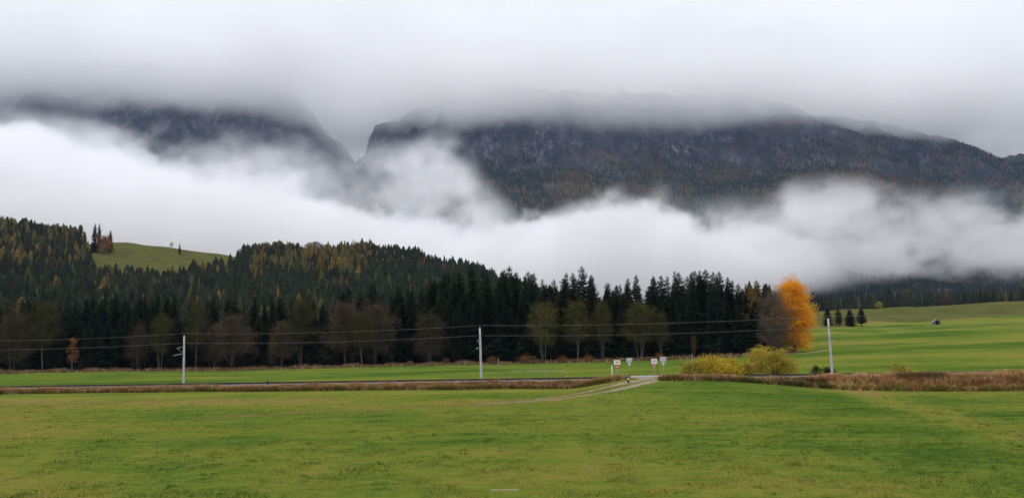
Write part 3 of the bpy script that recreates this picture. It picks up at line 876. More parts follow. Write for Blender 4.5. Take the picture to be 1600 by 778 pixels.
for ri, (off, hk, step) in enumerate(rows):
    X = -205.0 + ri * 1.7
    while X < 95:
        Xj = X + rng.normal() * 1.1
        d = 262.
        for _ in range(2): d = float(edge_d(px_of(Xj, d))) + off + 2
        Y = d + rng.normal() * 2.0
        p = px_of(Xj, Y)
        X += step * rng.uniform(.72, 1.3)
        if p < -45 or p > 1203: continue
        if ri == 0 and (rng.random() < .45): continue
        if p > 1150 and ri > 3 or ri == 5 and p < 780: continue
        z0 = float(ground(Xj, Y))
        yt = np.interp(p, SKY_PX, SKY_Y) + rng.gamma(1.3, 6.5) - 5
        topz = at(p, yt, Y)[2]
        h = (topz - z0) * (hk if ri < 2 else 1.0) * (rng.uniform(.8, 1.0) if ri < 2 else rng.uniform(.90, 1.02))
        h = float(np.clip(h, 12, 38))
        v = int(rng.integers(0, 8)); s = h / 30
        where = ('left of the mast with arms' if p < 287 else 'behind bare brown trees between left two masts' if p < 640 else
                 'behind the middle mast' if p < 810 else 'behind the olive alders' if p < 1050 else 'behind the yellow bushes')
        lab_ = ('lower dark spruce near the forest edge ' if ri < 2 else 'tall dark spruce reaching the forest skyline ') + where
        thing_tree('spruce_tree', (Xj, Y, z0), *SPR[v], lab_, 'spruce', 'spruces of the forest behind the railway',
                   s, s * rng.uniform(.95, 1.35) * (1.12 if h < 22 else 1.0), rng.random() * 6.28).rotation_euler[:2] = tuple(rng.normal(size=2) * .02)
        cnt += 1

def gbase(px, d):
    X = (px - CX) / F * d
    p = at(px, 560, d); X = p[0]
    return np.array((X, d, float(ground(X, d))))
def h_at(px, py, base):
    return float(at(px, py, base[1])[2] - base[2])

# olive alders with pale stems at the forest edge
OL = []
for i, st in enumerate((3, 2, 4)):
    q, V = branchy(19, 5.4, 300 + i, st, .15, .34, 60, .42, 8000, 'egg', 'leaf', .20)
    OL.append((q.mesh('alder_trunk', m_bark_grey, True), tri_mesh('alder_crown', V, m_olive)))
for k, (px, py, dd, v, rk, lab) in enumerate((
        (850, 470, -2, 0, 1.0, 'olive leaved alder with three pale stems, left of the crossing signs'),
        (902, 468, -1, 1, 1.0, 'broad olive alder between the three stemmed alder and the signs'),
        (943, 466, 0, 2, .62, 'narrow olive alder with a bundle of pale stems'),
        (1001, 469, -1, 0, 1.15, 'broad olive alder rising behind the red crossing signs'),
        (1036, 486, 1, 1, .75, 'smaller olive alder just right of the crossing signs'),
        (1085, 522, -2, 2, .5, 'low young olive tree in shade behind the tall slim post'),
        (568, 487, -1, 1, .85, 'faded olive tree with a pale trunk left of the middle mast'),
        (250, 488, 1, 0, .8, 'dull olive tree left of the mast with arms'),
        (305, 470, 6, 1, .7, 'tall thin yellowish olive tree behind the mast with arms'),
        (470, 462, 8, 2, .8, 'yellowish olive tree rising among brown trees'),
        (70, 468, 6, 1, .8, 'dull yellow green tree near the left edge of the forest'))):
    b0 = gbase(px, float(edge_d(px)) + dd); h = h_at(px, py, b0); s = h / 19
    thing_tree('alder_tree', b0, *OL[v], lab, 'tree', 'olive alders at the forest edge', s, s * rk, rng.random() * 6)

# bare brown trees
BR = []
for i, st in enumerate((1, 3, 2)):
    q, V = branchy(17, 6.0, 330 + i, st, .14, .16, 80, .8, 9500, 'egg', 'twig', .30, wild=.2)
    BR.append((q.mesh('bare_tree_trunk', m_bark, True), tri_mesh('bare_tree_crown', V, m_twig)))
for k, (px, py, dd, v, rk, lab) in enumerate((
        (362, 489, -2, 1, 1.15, 'broad bare reddish brown tree right of the mast with arms'),
        (335, 505, 0, 0, .8, 'smaller bare brown tree just right of the mast with arms'),
        (540, 470, 2, 0, 1.0, 'tall bare brown tree in the forest edge'),
        (586, 471, 3, 1, 1.05, 'bare brown tree with spreading crown left of the middle mast'),
        (672, 483, -1, 2, .95, 'bare reddish brown tree nearest left of the middle mast'),
        (440, 500, 2, 0, .8, 'thin bare brown tree before dark spruces'),
        (20, 480, 2, 2, .9, 'bare brown tree at the left end of the forest'),
        (215, 505, -1, 1, .7, 'low bare brown tree left of the mast with arms'))):
    b0 = gbase(px, float(edge_d(px)) + dd); h = h_at(px, py, b0); s = h / 17
    thing_tree('bare_tree', b0, *BR[v], lab, 'tree', 'bare brown trees at the forest edge', s, s * rk, rng.random() * 6)

# rust coloured small tree on the left, grey bare tree, orange tree and golden tree at the right end of the wood
def single(name, px, py, d, H, R, seed, mat, lab, barkm=None, rk=1.0, rz=0, **kw):
    q, V = branchy(H, R, seed, **kw)
    b0 = gbase(px, d); s = h_at(px, py, b0) / H
    cat = kw.get('cat', 'tree')
    return thing_tree(name, b0, q.mesh(name + '_trunk', barkm or m_bark_grey, True), tri_mesh(name + '_crown', V, mat), lab, 'shrub' if 'bush' in name or 'shrub' in name else 'tree', None, s, s * rk, rz)
single('rust_tree', 113, 527, 259, 11, 2.2, 351, m_rust, 'small rust coloured tree glowing in the dark left forest', nlimb=20, nleaf=900, leaf=.40, clear=.2)
single('orange_tree', 1243, 437, 256, 23, 6.4, 352, m_orange, 'bright orange autumn tree at the right end of the forest', nlimb=220, nleaf=44000, leaf=.52, clear=.02, shape='column', r0=.26, rk=1.02)
single('bare_grey_tree', 1216, 449, 250, 20, 6.2, 353, m_grtwig, 'big bare grey brown tree in front of the orange tree', nlimb=150, nleaf=7500, leaf=.9, clear=.08, shape='egg', leafy='twig', r0=.26)
single('golden_tree', 1184, 446, 262, 20, 3.4, 354, m_larch, 'thin golden leaved tree among the last spruces on the right', nlimb=30, nleaf=1500, leaf=.45, clear=.35)

# willow bushes and shrubs
def bush(name, px, py, d, H, R, seed, mat, lab, rk=1.0, **kw):
    kw = dict(dict(stems=14, spread=.42, clear=.10, nlimb=110, leaf=.26, nleaf=12000, shape='dome', r0=.10), **kw)
    return single(name, px, py, d, H, R, seed, mat, lab, rk=rk, **kw)
bush('yellow_bush', 1112, 553.5, 127, 3.4, 4.0, 360, m_gold, 'broad golden yellow willow bush right of the tall slim post', rk=1.05)
bush('yellow_bush', 1085, 563, 126, 2.8, 2.5, 361, m_yellow_l, 'brownish yellow left flank bush beside the tall slim post')
bush('yellow_bush', 1139, 559, 129, 2.6, 2.1, 362, m_gold, 'small golden bush at the right flank of the broad yellow bush')
bush('yellow_bush', 1211, 543, 124, 4.2, 3.6, 363, m_yellow_l, 'round olive yellow willow bush in front of the grey tree')
bush('yellow_bush', 1188, 541, 140, 4.6, 2.5, 364, m_yellow_l, 'tall olive yellow bush behind the round one')
bush('rust_shrub', 1166, 565, 131, 2.2, 2.2, 365, m_rust, 'low russet shrub between the yellow bushes', nleaf=1800)
bush('green_shrub', 1274, 569, 122, 1.5, .8, 366, m_olive, 'tiny olive shrub left of the rightmost mast', nleaf=500, stems=6, nlimb=24)
bush('green_shrub', 1292, 571, 121, 1.2, .9, 367, m_olive, 'tiny olive shrub at the foot of the rightmost mast', nleaf=500, stems=6, nlimb=24)
bush('tawny_shrub', 1405, 565, 116, 1.5, 1.6, 368, m_yellow_l, 'low tawny shrub behind the rails at far right', nleaf=900, stems=8, nlimb=30)
for k, (px, py, rk) in enumerate(((770, 556, 1.0), (822, 551, 1.4), (878, 553, 1.2), (918, 552, 1.1), (697, 558, .8), (640, 562, .9), (1030, 549, 1.0), (1238, 541, 1.2))):
    lab = ('low russet shrub in shade right of the middle mast', 'russet shrub below the left alder', 'russet orange shrub between two alders', 'russet shrub below the broad alder',
           'small russet shrub left of the middle mast', 'low russet shrub under the bare brown tree', 'dim russet shrub behind the right crossing signs', 'russet shrub at the foot of the orange tree')[k]
    bush('russet_shrub', px, py, float(edge_d(px)) + (-3 if k != 7 else -12), 2.8, 2.2 * rk, 370 + k, m_rust, lab, nleaf=700, stems=7, nlimb=30, leaf=.34)

# trees on the right-hand meadow
for k, (px, py, pb) in enumerate(((1294, 482, 508.5), (1311, 482, 509), (1329, 483.5, 510), (1347, 480, 510))):
    b0 = hit(px, pb); s = h_at(px, py, b0) / 30
    thing_tree('spruce_tree', b0, *SPR[k], ('leftmost', 'second', 'third', 'rightmost')[k] + ' of four dark spruces standing on the meadow by the rightmost mast', 'spruce', 'four spruces on the meadow', s * 1.05, s * 2.6, k)
b0 = hit(1353, 510); s = h_at(1353, 487, b0) / 30
def lone(name, px, py, d, H, R, seed, mat, lab, **kw):
    kw = dict(dict(stems=3, spread=.2, clear=.18, nlimb=40, nleaf=1500, leaf=.8, shape='egg'), **kw)
    return single(name, px, py, d, H, R, seed, mat, lab, **kw)
lone('round_tree', 1380, 470, 757, 8, 4.5, 381, m_yellow_l, 'small round yellowish tree on the crest of the meadow')
lone('bare_round_tree', 1488, 460, 758, 11, 6.4, 382, m_twig, 'round bare brown tree alone on the meadow crest', nlimb=80, nleaf=4500, leaf=.75)
lone('round_tree', 1272, 474, 770, 9, 6.5, 383, m_yellow_l, 'pale yellowish tree right beside the orange tree')
lone('round_tree', 1425, 452, 840, 16, 4.2, 384, m_olive, 'yellow green tree standing out of the far dark tree line', leaf=1.0)
lone('brown_shrub', 1334, 475, 790, 7, 5.5, 385, m_twig, 'brownish shrub before the far dark tree line', nleaf=2000, leaf=.8)

# lone trees on the hill meadow
b0 = gbase(275, 955); s = h_at(275, 380, b0) / 30
thing_tree('spruce_tree', b0, *SPR[4], 'lone dark spruce on the high green hill meadow', 'spruce', None, s, s * 1.3, 1)
lone('bare_round_tree', 262, 378, 985, 12, 5, 386, m_grtwig, 'faint bare tree left of the lone spruce on the hill', nleaf=900, leaf=.7)
lone('bare_round_tree', 371, 387, 1000, 12, 5.5, 387, m_grtwig, 'bare tree on the ridge where hill meadow meets forest', nleaf=900, leaf=.7)
lone('rust_tree', 156, 367, 900, 12, 5, 388, m_rust, 'russet round tree at the left corner of the hill meadow', leaf=.9)
for k, (px, py) in enumerate(((139, 349), (146, 349), (164, 360))):
    b0 = gbase(px, 905 + 6 * k); s = h_at(px, py, b0) / 30
    thing_tree('spruce_tree', b0, *SPR[k], ('left of two slim dark spruces', 'right of two slim dark spruces', 'short dark spruce right of two slim ones')[k] + ' at the corner of the hill meadow', 'spruce', None, s, s * 1.0, 1)

# ------------------------------------------------------------------ wooded hill: golden larches one by one, the rest as one mass
LAR = [tri_mesh('larch', np.concatenate([conifer(22, 3.7, 400 + i, whorl=1.0, per=7, droop=.14, hang=.4, low=.14, fine=.9)]), m_larch) for i in range(3)]
def larch_chance(p, Y, X):
    y_ = px_y(X, Y)
    c = .035 + .0 * p
    c = np.where((p > 385) & (p < 575) & (y_ < 432), .62, c)
    c = np.where((p < 130) & (y_ < 420), .30, c)
    c = np.where((p > 575) & (p < 690) & (y_ < 430), .12, c)
    return c
def px_y(X, Y):
    g_ = ground(X, Y)
    hor = 552 - (px_of(X, Y) - CX) * math.tan(math.radians(1.2))
    return hor - (g_ + 14 - CAM[2]) / Y * F
NT_ = 26000
Yr = np.sqrt(rng.uniform(300 ** 2, 1115 ** 2, NT_)); Ar = rng.uniform(-.70, .34, NT_); Xr = Ar * Yr
ok = in_forest(Xr, Yr) & (Yr > edge_d(px_of(Xr, Yr)) + 50)
pr_ = px_of(Xr, Yr)
ok &= ~((pr_ > 470) & (pr_ < 530) & (Yr > 930) & (Yr < 1010) & (rng.random(NT_) < .5))
Xr, Yr = Xr[ok], Yr[ok]
# keep a natural spacing
cell = {}; keep = []
for i, (x, y) in enumerate(zip(Xr, Yr)):
    k = (int(x // 4.2), int(y // 5.5))
    if k in cell: continue
    cell[k] = 1; keep.append(i)
Xr, Yr = Xr[keep], Yr[keep]
Zr = ground(Xr, Yr); Pr = px_of(Xr, Yr)
isl = rng.random(len(Xr)) < larch_chance(Pr, Yr, Xr) * np.clip(.4 + 1.4 * fbm(Xr / 40, Yr / 40, 2, 91), .3, 1.6)
# a larch shows when it is high enough on its slope: take the ones that stand nearest the viewer first
li = np.where(isl & (Pr > -40) & (Pr < 720) & (Yr > 430))[0]
rng.shuffle(li); li = li[:280]
for i in li:
    o = bpy.data.objects.new('larch_tree', LAR[int(rng.integers(0, 3))])
    s = rng.uniform(.70, 1.12) * (.7 if 462 < Pr[i] < 528 and Yr[i] > 840 else 1.0); o.location = (Xr[i], Yr[i], Zr[i] - .3); o.scale = (s * 1.05, s * 1.05, s); o.rotation_euler = (0, 0, rng.random() * 6.28)
    where = ('on the left hilltop above the dark spruces' if Pr[i] < 135 else 'on the slope below the hill meadow' if Pr[i] < 380 else 'in the golden band below the hilltop farmhouse' if Pr[i] < 575 else 'on the right shoulder of the wooded hill')
    link(o, None, 'golden autumn larch ' + where, 'larch', 'golden larches on the wooded hill')
rest = np.ones(len(Xr), bool); rest[li] = False
Xr, Yr, Zr, Pr, isl = (a[rest] for a in (Xr, Yr, Zr, Pr, isl))

def lowtree(H, R, seed, layers=8, m=7):
    """spruce of jagged skirts for the wooded hill"""
    r = np.random.default_rng(seed); V = []
    tilt = r.normal(size=2) * .03; blunt = r.uniform(.55, .85)
    for L in range(layers):
        t = L / layers; zt = H * (.10 + .90 * (t + 1.75 / layers)); zt = min(zt, H); zb = H * (.07 + .88 * t)
        rad = R * (1 - t) ** blunt * r.uniform(.82, 1.18)
        a0 = r.random() * 6.28
        pts = []
        for k in range(m * 2):
            an = a0 + math.pi * k / m + r.normal() * .08
            rr = rad * (r.uniform(.85, 1.2) if k % 2 == 0 else r.uniform(.38, .6))
            zz = zb + (r.normal() * .03 * H / layers * 3 if k % 2 == 0 else (zt - zb) * .30)
            pts.append((math.cos(an) * rr, math.sin(an) * rr, zz))
        for k in range(m * 2):
            V += [(0, 0, zt), pts[k], pts[(k + 1) % (m * 2)]]
    V = np.array(V); V[:, :2] += V[:, 2:] * tilt * 4
    return V

def forest_mesh(name, base, X, Y, Z, H, W, tint, mat, label):
    Vs, Cs = [], []
    which = rng.integers(0, len(base), len(X))
    for b_ in range(len(base)):
        I = np.where(which == b_)[0]; B = base[b_]
        an = rng.random(len(I)) * 6.28; ca, sa = np.cos(an)[:, None], np.sin(an)[:, None]
        w, h = W[I][:, None], H[I][:, None]
        Vx = (B[None, :, 0] * ca - B[None, :, 1] * sa) * w + X[I][:, None]
        Vy = (B[None, :, 0] * sa + B[None, :, 1] * ca) * w + Y[I][:, None]
        Vz = B[None, :, 2] * h + Z[I][:, None]
        Vs.append(np.stack([Vx, Vy, Vz], -1).reshape(-1, 3)); Cs.append(np.repeat(tint[I], len(B), axis=0))
    V = np.concatenate(Vs); C_ = np.concatenate(Cs)
    m = np_mesh(name, V, np.arange(len(V)).reshape(-1, 3), mat, False, C_)
    return link(bpy.data.objects.new(name, m), None, label, None, None, 'stuff')

m_mass, n, b = newmat('forest_mass', .9, .1)
k = n.noise(n.pos(), .35, 3, .6)
n.put(b.inputs['Base Color'], n.mix(1.0, n.attr('tint', False), n.ramp(k, [(.3, (.6, .6, .6)), (.7, (1.35, 1.35, 1.3))]), 'MULTIPLY'))
def tints(nn, larch):
    g_ = np.array((.020, .027, .0155)) * rng.uniform(.7, 1.35, (nn, 1)) * np.array((1, 1, 1)) + rng.normal(size=(nn, 1)) * np.array((.003, .002, .0))
    y_ = np.array((.125, .085, .026)) * rng.uniform(.65, 1.25, (nn, 1))
    o_ = np.array((.075, .078, .026)) * rng.uniform(.7, 1.3, (nn, 1))
    w = rng.random((nn, 1))
    c = np.where(larch[:, None], np.where(w < .65, y_, o_), np.where(w < .07, o_ * .8, g_))
    return np.clip(c, .008, .6)
LT = [lowtree(1, 1, 500 + i, 8, 6) for i in range(12)]
Hh = (10 + 17 * np.clip(rng.beta(2.2, 1.6, len(Xr)) * .75 + .5 * fbm(Xr / 22, Yr / 22, 2, 97) - .05, 0, 1.1)) * np.where((Pr > 440) & (Pr < 560) & (Yr > 880), .84, 1.0) * np.where((Pr > 462) & (Pr < 528) & (Yr > 840), .66, 1.0)
forest_mesh('hill_forest', LT, Xr, Yr, Zr - .3, Hh, Hh * rng.uniform(.18, .27, len(Xr)), tints(len(Xr), isl), m_mass, 'dense dark spruce wood covering the hillside')

# far tree line behind the right-hand meadow
nf = 900
Yf = rng.uniform(815, 980, nf); Af = rng.uniform(.30, .72, nf); Xf = Af * Yf
Hf = rng.uniform(13, 24, nf) * np.clip(1.15 - (Af - .34) * .9, .62, 1.1)
forest_mesh('far_forest', LT, Xf, Yf, ground(Xf, Yf) - .3, Hf, Hf * rng.uniform(.13, .19, nf), tints(nf, rng.random(nf) < .05), m_mass, 'dark line of spruces beyond the right-hand meadow')

# trees on the mountain slopes
def tinycone(seed):
    r = np.random.default_rng(seed); V = []
    for zt, zb, rr in ((1, .45, .55), (.7, .02, 1.)):
        pts = [(math.cos(6.283 * k / 5) * rr * r.uniform(.8, 1.2), math.sin(6.283 * k / 5) * rr * r.uniform(.8, 1.2), zb) for k in range(5)]
        for k in range(5): V += [(0, 0, zt), pts[k], pts[(k + 1) % 5]]
    return np.array(V)
nm = 60000
Ym = np.sqrt(rng.uniform(1300 ** 2, 3950 ** 2, nm)); Am = rng.uniform(-.25, .72, nm); Xm = Am * Ym
Zm, Sm = mountain(Xm, Ym)
Z2, _ = mountain(Xm, Ym + 12.)
sl = (Z2 - Zm) / 12
den = fbm(Xm / 160, Ym / 160, 3, 71)
okm = (rng.random(nm) < (1.35 - 1.0 * np.clip(sl - .45, 0, 2)) * sstep(.28, .48, den + .45 * (1 - sstep(450, 950, Zm)))) & (Zm < 980)
Xm, Ym, Zm, sl, den = (a[okm] for a in (Xm, Ym, Zm, sl, den))
larm = rng.random(len(Xm)) < np.clip((fbm(Xm / 260, Ym / 260, 3, 81) - .42) * 4.5, .05, .8) * sstep(300, 600, Zm)
Hm = rng.uniform(12, 23, len(Xm))
tm = tints(len(Xm), larm) * np.where(larm, .62, 1.0)[:, None]
forest_mesh('mountain_forest', [tinycone(600 + i) for i in range(4)], Xm, Ym, Zm - 1.5, Hm, Hm * rng.uniform(.17, .25, len(Xm)), tm, m_mass, 'forest of spruce and brown larch on the mountain slopes')

# ------------------------------------------------------------------ dry grass on the embankment and along the forest edge
def blades(X, Y, Z, H, W, nb, tint, lean=.35, wd=.075):
    """tufts of nb thin blades"""
    N = len(X); k = N * nb
    I = np.repeat(np.arange(N), nb)
    an = rng.random(k) * 6.283; r = W[I] * np.sqrt(rng.random(k)); an2 = rng.random(k) * 6.283
    bx = X[I] + np.cos(an) * r; by = Y[I] + np.sin(an) * r; bz = Z[I] - .03
    h = H[I] * rng.uniform(.55, 1.15, k); ln = h * lean * rng.random(k) * 1.6
    w = np.maximum(h * wd, .008) * rng.uniform(.7, 1.4, k)
    dx, dy = np.cos(an2), np.sin(an2)
    a = np.stack([bx - dy * w, by + dx * w, bz], -1); c = np.stack([bx + dy * w, by - dx * w, bz], -1)
    t = np.stack([bx + dx * ln, by + dy * ln, bz + h], -1)
    V = np.stack([a, c, t], 1).reshape(-1, 3)
    return V, np.repeat(tint[I] * rng.uniform(.75, 1.25, (k, 1)), 3, axis=0)
m_blade, n, b = newmat('dry_blades', 1.0, .0)
n.put(b.inputs['Base Color'], n.attr('tint', False))
def emb_z(u, v, x, y):
    g_ = ground(x, y)
    e_ = np.interp(v, [-7.2, -5.6, -3.4, 3.4, 5.0, 7.0], [-9, .80, 1.25, 1.25, 1.0, -9])
    e_ = np.where(v < -5.6, g_ - .2 + (np.maximum(.8, g_) - g_ + .2) * (v + 7.2) / 1.6, e_)
    e_ = np.where(v > 5.0, g_ - .2 + (1.0 - g_ + .2) * (7.0 - v) / 2, e_)
    return np.maximum(g_, e_)
n_t = 15000
u = rng.uniform(-100, 80, n_t); v = rng.uniform(-7.6, -3.0, n_t)
x, y = xy_of(u, v)
pp = px_of(x, y)
road = (np.abs(u - (19.4 + (v + 3) * .55)) < 2.9)
right = sstep(34, 46, u)
thinmid = (u > 22) & (u < 36) & (rng.random(n_t) < .35)
ok = ~road & ~thinmid & (rng.random(n_t) < np.where(v < -3.6, 1, .5 + .5 * right))
u, v, x, y, right = u[ok], v[ok], x[ok], y[ok], right[ok]
z = emb_z(u, v, x, y)
pal = np.array([(.27, .185, .10), (.21, .125, .07), (.16, .095, .06), (.33, .25, .15), (.13, .115, .05), (.26, .165, .095)])
nz = fbm(u / 5, v / 1.6 + 9, 3, 15)
ci = np.clip((nz - .22) / .56 * 6 + rng.normal(size=len(u)) * .8, 0, 5.99).astype(int)
tint = pal[ci].copy()
lowg = (v < -6.8) & (rng.random(len(u)) < .4); tint[lowg] = (.12, .13, .03)
dk = (u > 31) & (u < 41) & (v < -4.6) & (rng.random(len(u)) < .5); tint[dk] = (.045, .062, .022)
bb = (np.abs(u - 52.5) < 2.6) & (np.abs(v + 4.4) < 1.3); tint[bb] = (.13, .10, .055)
tint *= np.array((1.45, 1.28, 1.18)); tint[(right > .5) & ~dk & ~bb] *= np.array((1.42, 1.5, 1.5))
H = (.42 + .6 * fbm(u / 2.2, v, 2, 25)) * (1 + .15 * right) * np.where(v > -4.0, .62 + .35 * right, 1.0)
H[bb] *= 1.15
V1, C1 = blades(x, y, z, H, np.full(len(x), .34), 20, tint, 1.0, .055)
# behind the track
n_t = 3500
u = rng.uniform(-100, 80, n_t); v = rng.uniform(3.6, 7.6, n_t); x, y = xy_of(u, v)
ok = (np.abs(u - 20.3) > 3.0); u, v, x, y = u[ok], v[ok], x[ok], y[ok]
V2, C2 = blades(x, y, emb_z(u, v, x, y), rng.uniform(.12, .34, len(x)), np.full(len(x), .3), 8, pal[rng.integers(0, 6, len(x))], .5)
V = np.concatenate([V1, V2]); C_ = np.concatenate([C1, C2])
link(bpy.data.objects.new('dry_grass', np_mesh('dry_grass', V, np.arange(len(V)).reshape(-1, 3), m_blade, False, C_)), None, 'russet and straw coloured dry grass on the railway embankment', None, None, 'stuff')
n_t = 7000
p = rng.uniform(-40, 1235, n_t); dd = rng.normal(size=n_t) * 1.5 - 2.2
d = edge_d(p) + dd; x = (p - CX) / F * d
ok = rng.random(n_t) < .35 + .9 * (fbm(p / 60, dd * 0 + 3, 3, 19) - .3)
x, d, p = x[ok], d[ok], p[ok]
tf = pal[np.clip(rng.normal(size=len(x)) * 1.3 + 1.8, 0, 5).astype(int)]
V, C_ = blades(x, d, ground(x, d), rng.uniform(.5, 1.35, len(x)) * (.6 + .8 * fbm(p / 25, p * 0, 2, 29)), np.full(len(x), .5), 10, tf, .5)
link(bpy.data.objects.new('forest_edge_grass', np_mesh('forest_edge_grass', V, np.arange(len(V)).reshape(-1, 3), m_blade, False, C_)), None, 'brown dry grass along the foot of the forest', None, None, 'stuff')

# ------------------------------------------------------------------ short meadow grass in the near field
m_fg, n, b = newmat('grass_blades', 1.0, .0)
c, f = grass_color(n)
n.put(b.inputs['Base Color'], n.mix(1.0, c, n.attr('tint', False), 'MULTIPLY'))
n_t = 98000
Y_ = 24 * (100 / 24) ** (rng.random(n_t) ** 1.0)
X_ = rng.uniform(-.72, .72, n_t) * Y_
ok = (uv_of(X_, Y_)[1] < -8)
X_, Y_ = X_[ok], Y_[ok]
cl = fbm(X_ / 1.4, Y_ / 1.4, 3, 45)
H = .045 + .20 * np.clip(cl - .38, 0, 1) + .0006 * Y_
tint = rng.uniform(.50, 1.55, (len(X_), 1)) * (1 + rng.normal(size=(len(X_), 1)) * np.array((.22, .0, -.1)))
tint = np.clip(tint, .3, 2.2)
V1, C1 = blades(X_, Y_, ground(X_, Y_), H, np.full(len(X_), .16) + .002 * Y_, 5, tint, .8)
# darker lush tufts
n_t = 2400
Y_ = 25 * (95 / 25) ** rng.random(n_t); X_ = rng.uniform(-.70, .70, n_t) * Y_
ok = (fbm(X_ / 14, Y_ / 14, 2, 55) > .47) & (uv_of(X_, Y_)[1] < -9); X_, Y_ = X_[ok], Y_[ok]
V2, C2 = blades(X_, Y_, ground(X_, Y_), rng.uniform(.07, .20, len(X_)), rng.uniform(.10, .42, len(X_)), 18, np.ones((len(X_), 3)) * np.array((.55, .74, .65)), .9)
V = np.concatenate([V1, V2]); C_ = np.concatenate([C1, C2])
fm = np_mesh('meadow_grass', V, np.arange(len(V)).reshape(-1, 3), m_fg, False, C_)
link(bpy.data.objects.new('meadow_grass', fm), None, 'short green and yellowish meadow grass in the foreground', None, None, 'stuff')
HAZE = 2.6e-5

# ------------------------------------------------------------------ fog bank, cloud deck and haze (lit only by the sky and the sun)
def vol_mat(name, color, density_scale, from_grid=True, g=0.0):
    m = bpy.data.materials.new(name); m.use_nodes = True
    t = m.node_tree; t.nodes.clear()
    out = t.nodes.new('ShaderNodeOutputMaterial'); pv = t.nodes.new('ShaderNodeVolumePrincipled')
    t.links.new(pv.outputs[0], out.inputs['Volume'])
    pv.inputs['Color'].default_value = (*color, 1); pv.inputs['Density'].default_value = density_scale
    pv.inputs['Anisotropy'].default_value = g
    if not from_grid: pv.inputs['Density Attribute'].default_value = ''
    return m

class GN:
    def __init__(s, name):
        s.g = bpy.data.node_groups.new(name, 'GeometryNodeTree'); s.n = s.g.nodes; s.l = s.g.links
        s.g.interface.new_socket('Geometry', in_out='OUTPUT', socket_type='NodeSocketGeometry')
        s.P = s.n.new('GeometryNodeInputPosition').outputs[0]
        sp = s.n.new('ShaderNodeSeparateXYZ'); s.l.new(s.P, sp.inputs[0]); s.X, s.Y, s.Z = sp.outputs
    def m(s, op, a, b=None, c=None, clamp=False):
        x = s.n.new('ShaderNodeMath'); x.operation = op; x.use_clamp = clamp
        for i, v in enumerate((a, b, c)):
            if v is None: continue
            if isinstance(v, (int, float)): x.inputs[i].default_value = v
            else: s.l.new(v, x.inputs[i])
        return x.outputs[0]
    def noise(s, size, detail, scale3=(1, 1, 1), off=(0, 0, 0), rough=.55):
        vm = s.n.new('ShaderNodeVectorMath'); vm.operation = 'MULTIPLY_ADD'
        s.l.new(s.P, vm.inputs[0]); vm.inputs[1].default_value = tuple(k / size for k in scale3); vm.inputs[2].default_value = off
        x = s.n.new('ShaderNodeTexNoise'); s.l.new(vm.outputs[0], x.inputs['Vector'])
        x.inputs['Scale'].default_value = 1; x.inputs['Detail'].default_value = detail; x.inputs['Roughness'].default_value = rough
        return s.m('SUBTRACT', x.outputs[0], .5)
    def curve(s, v, pts):
        """piecewise curve through (input, output) points"""
        xs = [p[0] for p in pts]; zs = [p[1] for p in pts]
        x0, x1, z0, z1 = xs[0], xs[-1], min(zs), max(zs)
        fc = s.n.new('ShaderNodeFloatCurve'); cv = fc.mapping.curves[0]
        while len(cv.points) < len(pts): cv.points.new(.5, .5)
        for q, (x, z) in zip(cv.points, pts):
            q.location = ((x - x0) / (x1 - x0), (z - z0) / (z1 - z0)); q.handle_type = 'AUTO_CLAMPED'
        fc.mapping.update()
        s.l.new(s.m('DIVIDE', s.m('SUBTRACT', v, x0), x1 - x0, clamp=True), fc.inputs['Value'])
        return s.m('MULTIPLY_ADD', fc.outputs[0], z1 - z0, z0)
    def ss(s, v, e0, e1):
        x = s.n.new('ShaderNodeMapRange'); x.interpolation_type = 'SMOOTHSTEP'
        s.l.new(v, x.inputs[0]); x.inputs[1].default_value = e0; x.inputs[2].default_value = e1
        return x.outputs[0]
    def finish(s, name, mn, mx, step, density, mat, label):
        vc = s.n.new('GeometryNodeVolumeCube')
        vc.inputs['Min'].default_value = mn; vc.inputs['Max'].default_value = mx
        for a, lo, hi, st in zip('XYZ', mn, mx, step): vc.inputs['Resolution ' + a].default_value = int((hi - lo) / st)
        s.l.new(density, vc.inputs['Density'])
        sm = s.n.new('GeometryNodeSetMaterial'); sm.inputs['Material'].default_value = mat
        out = s.n.new('NodeGroupOutput')
        s.l.new(vc.outputs[0], sm.inputs[0]); s.l.new(sm.outputs[0], out.inputs[0])
        me = bpy.data.meshes.new(name); me.materials.append(mat)
        o = bpy.data.objects.new(name, me)
        o.modifiers.new('volume', 'NODES').node_group = s.g
        return link(o, None, label, None, None, 'stuff')

def col_z(px, py, Y): return (px - CX) / F, float(at(px, py, Y)[2])

# fog bank lying in the valley behind the hill
g = GN('fog_bank')
A = g.m('DIVIDE', g.X, g.Y)                                    # bearing from the valley mouth
D0 = 2150
top = g.curve(A, [col_z(p, y, D0) for p, y in [(-300, 175), (0, 226), (100, 252), (200, 275), (300, 292), (400, 318), (500, 335), (600, 348), (700, 358), (760, 366), (830, 374), (900, 372), (1000, 356), (1100, 358), (1200, 364), (1280, 380), (1350, 385), (1450, 392), (1550, 392), (1650, 398), (1900, 400)]])
bot = g.curve(A, [col_z(p, y, D0) for p, y in [(-300, 640), (900, 640), (1150, 520), (1230, 468), (1300, 440), (1380, 428), (1480, 420), (1600, 420), (1900, 420)]])
front = g.curve(A, [((p - CX) / F, d) for p, d in [(-300, 930), (100, 960), (200, 985), (300, 1030), (380, 1090), (600, 1150), (900, 1300), (1150, 1600), (1300, 1780), (1900, 1850)]])
YS = g.m('DIVIDE', g.m('MINIMUM', g.Y, 2350), D0)                # the fog surface sinks towards the valley mouth
top = g.m('MULTIPLY', top, YS)
n1 = g.noise(420, 6, (1, 1, 1.3), (3, 1, 2), .58)
n2 = g.noise(120, 4, (1, 1, 1.2), (7, 5, 1), .6)
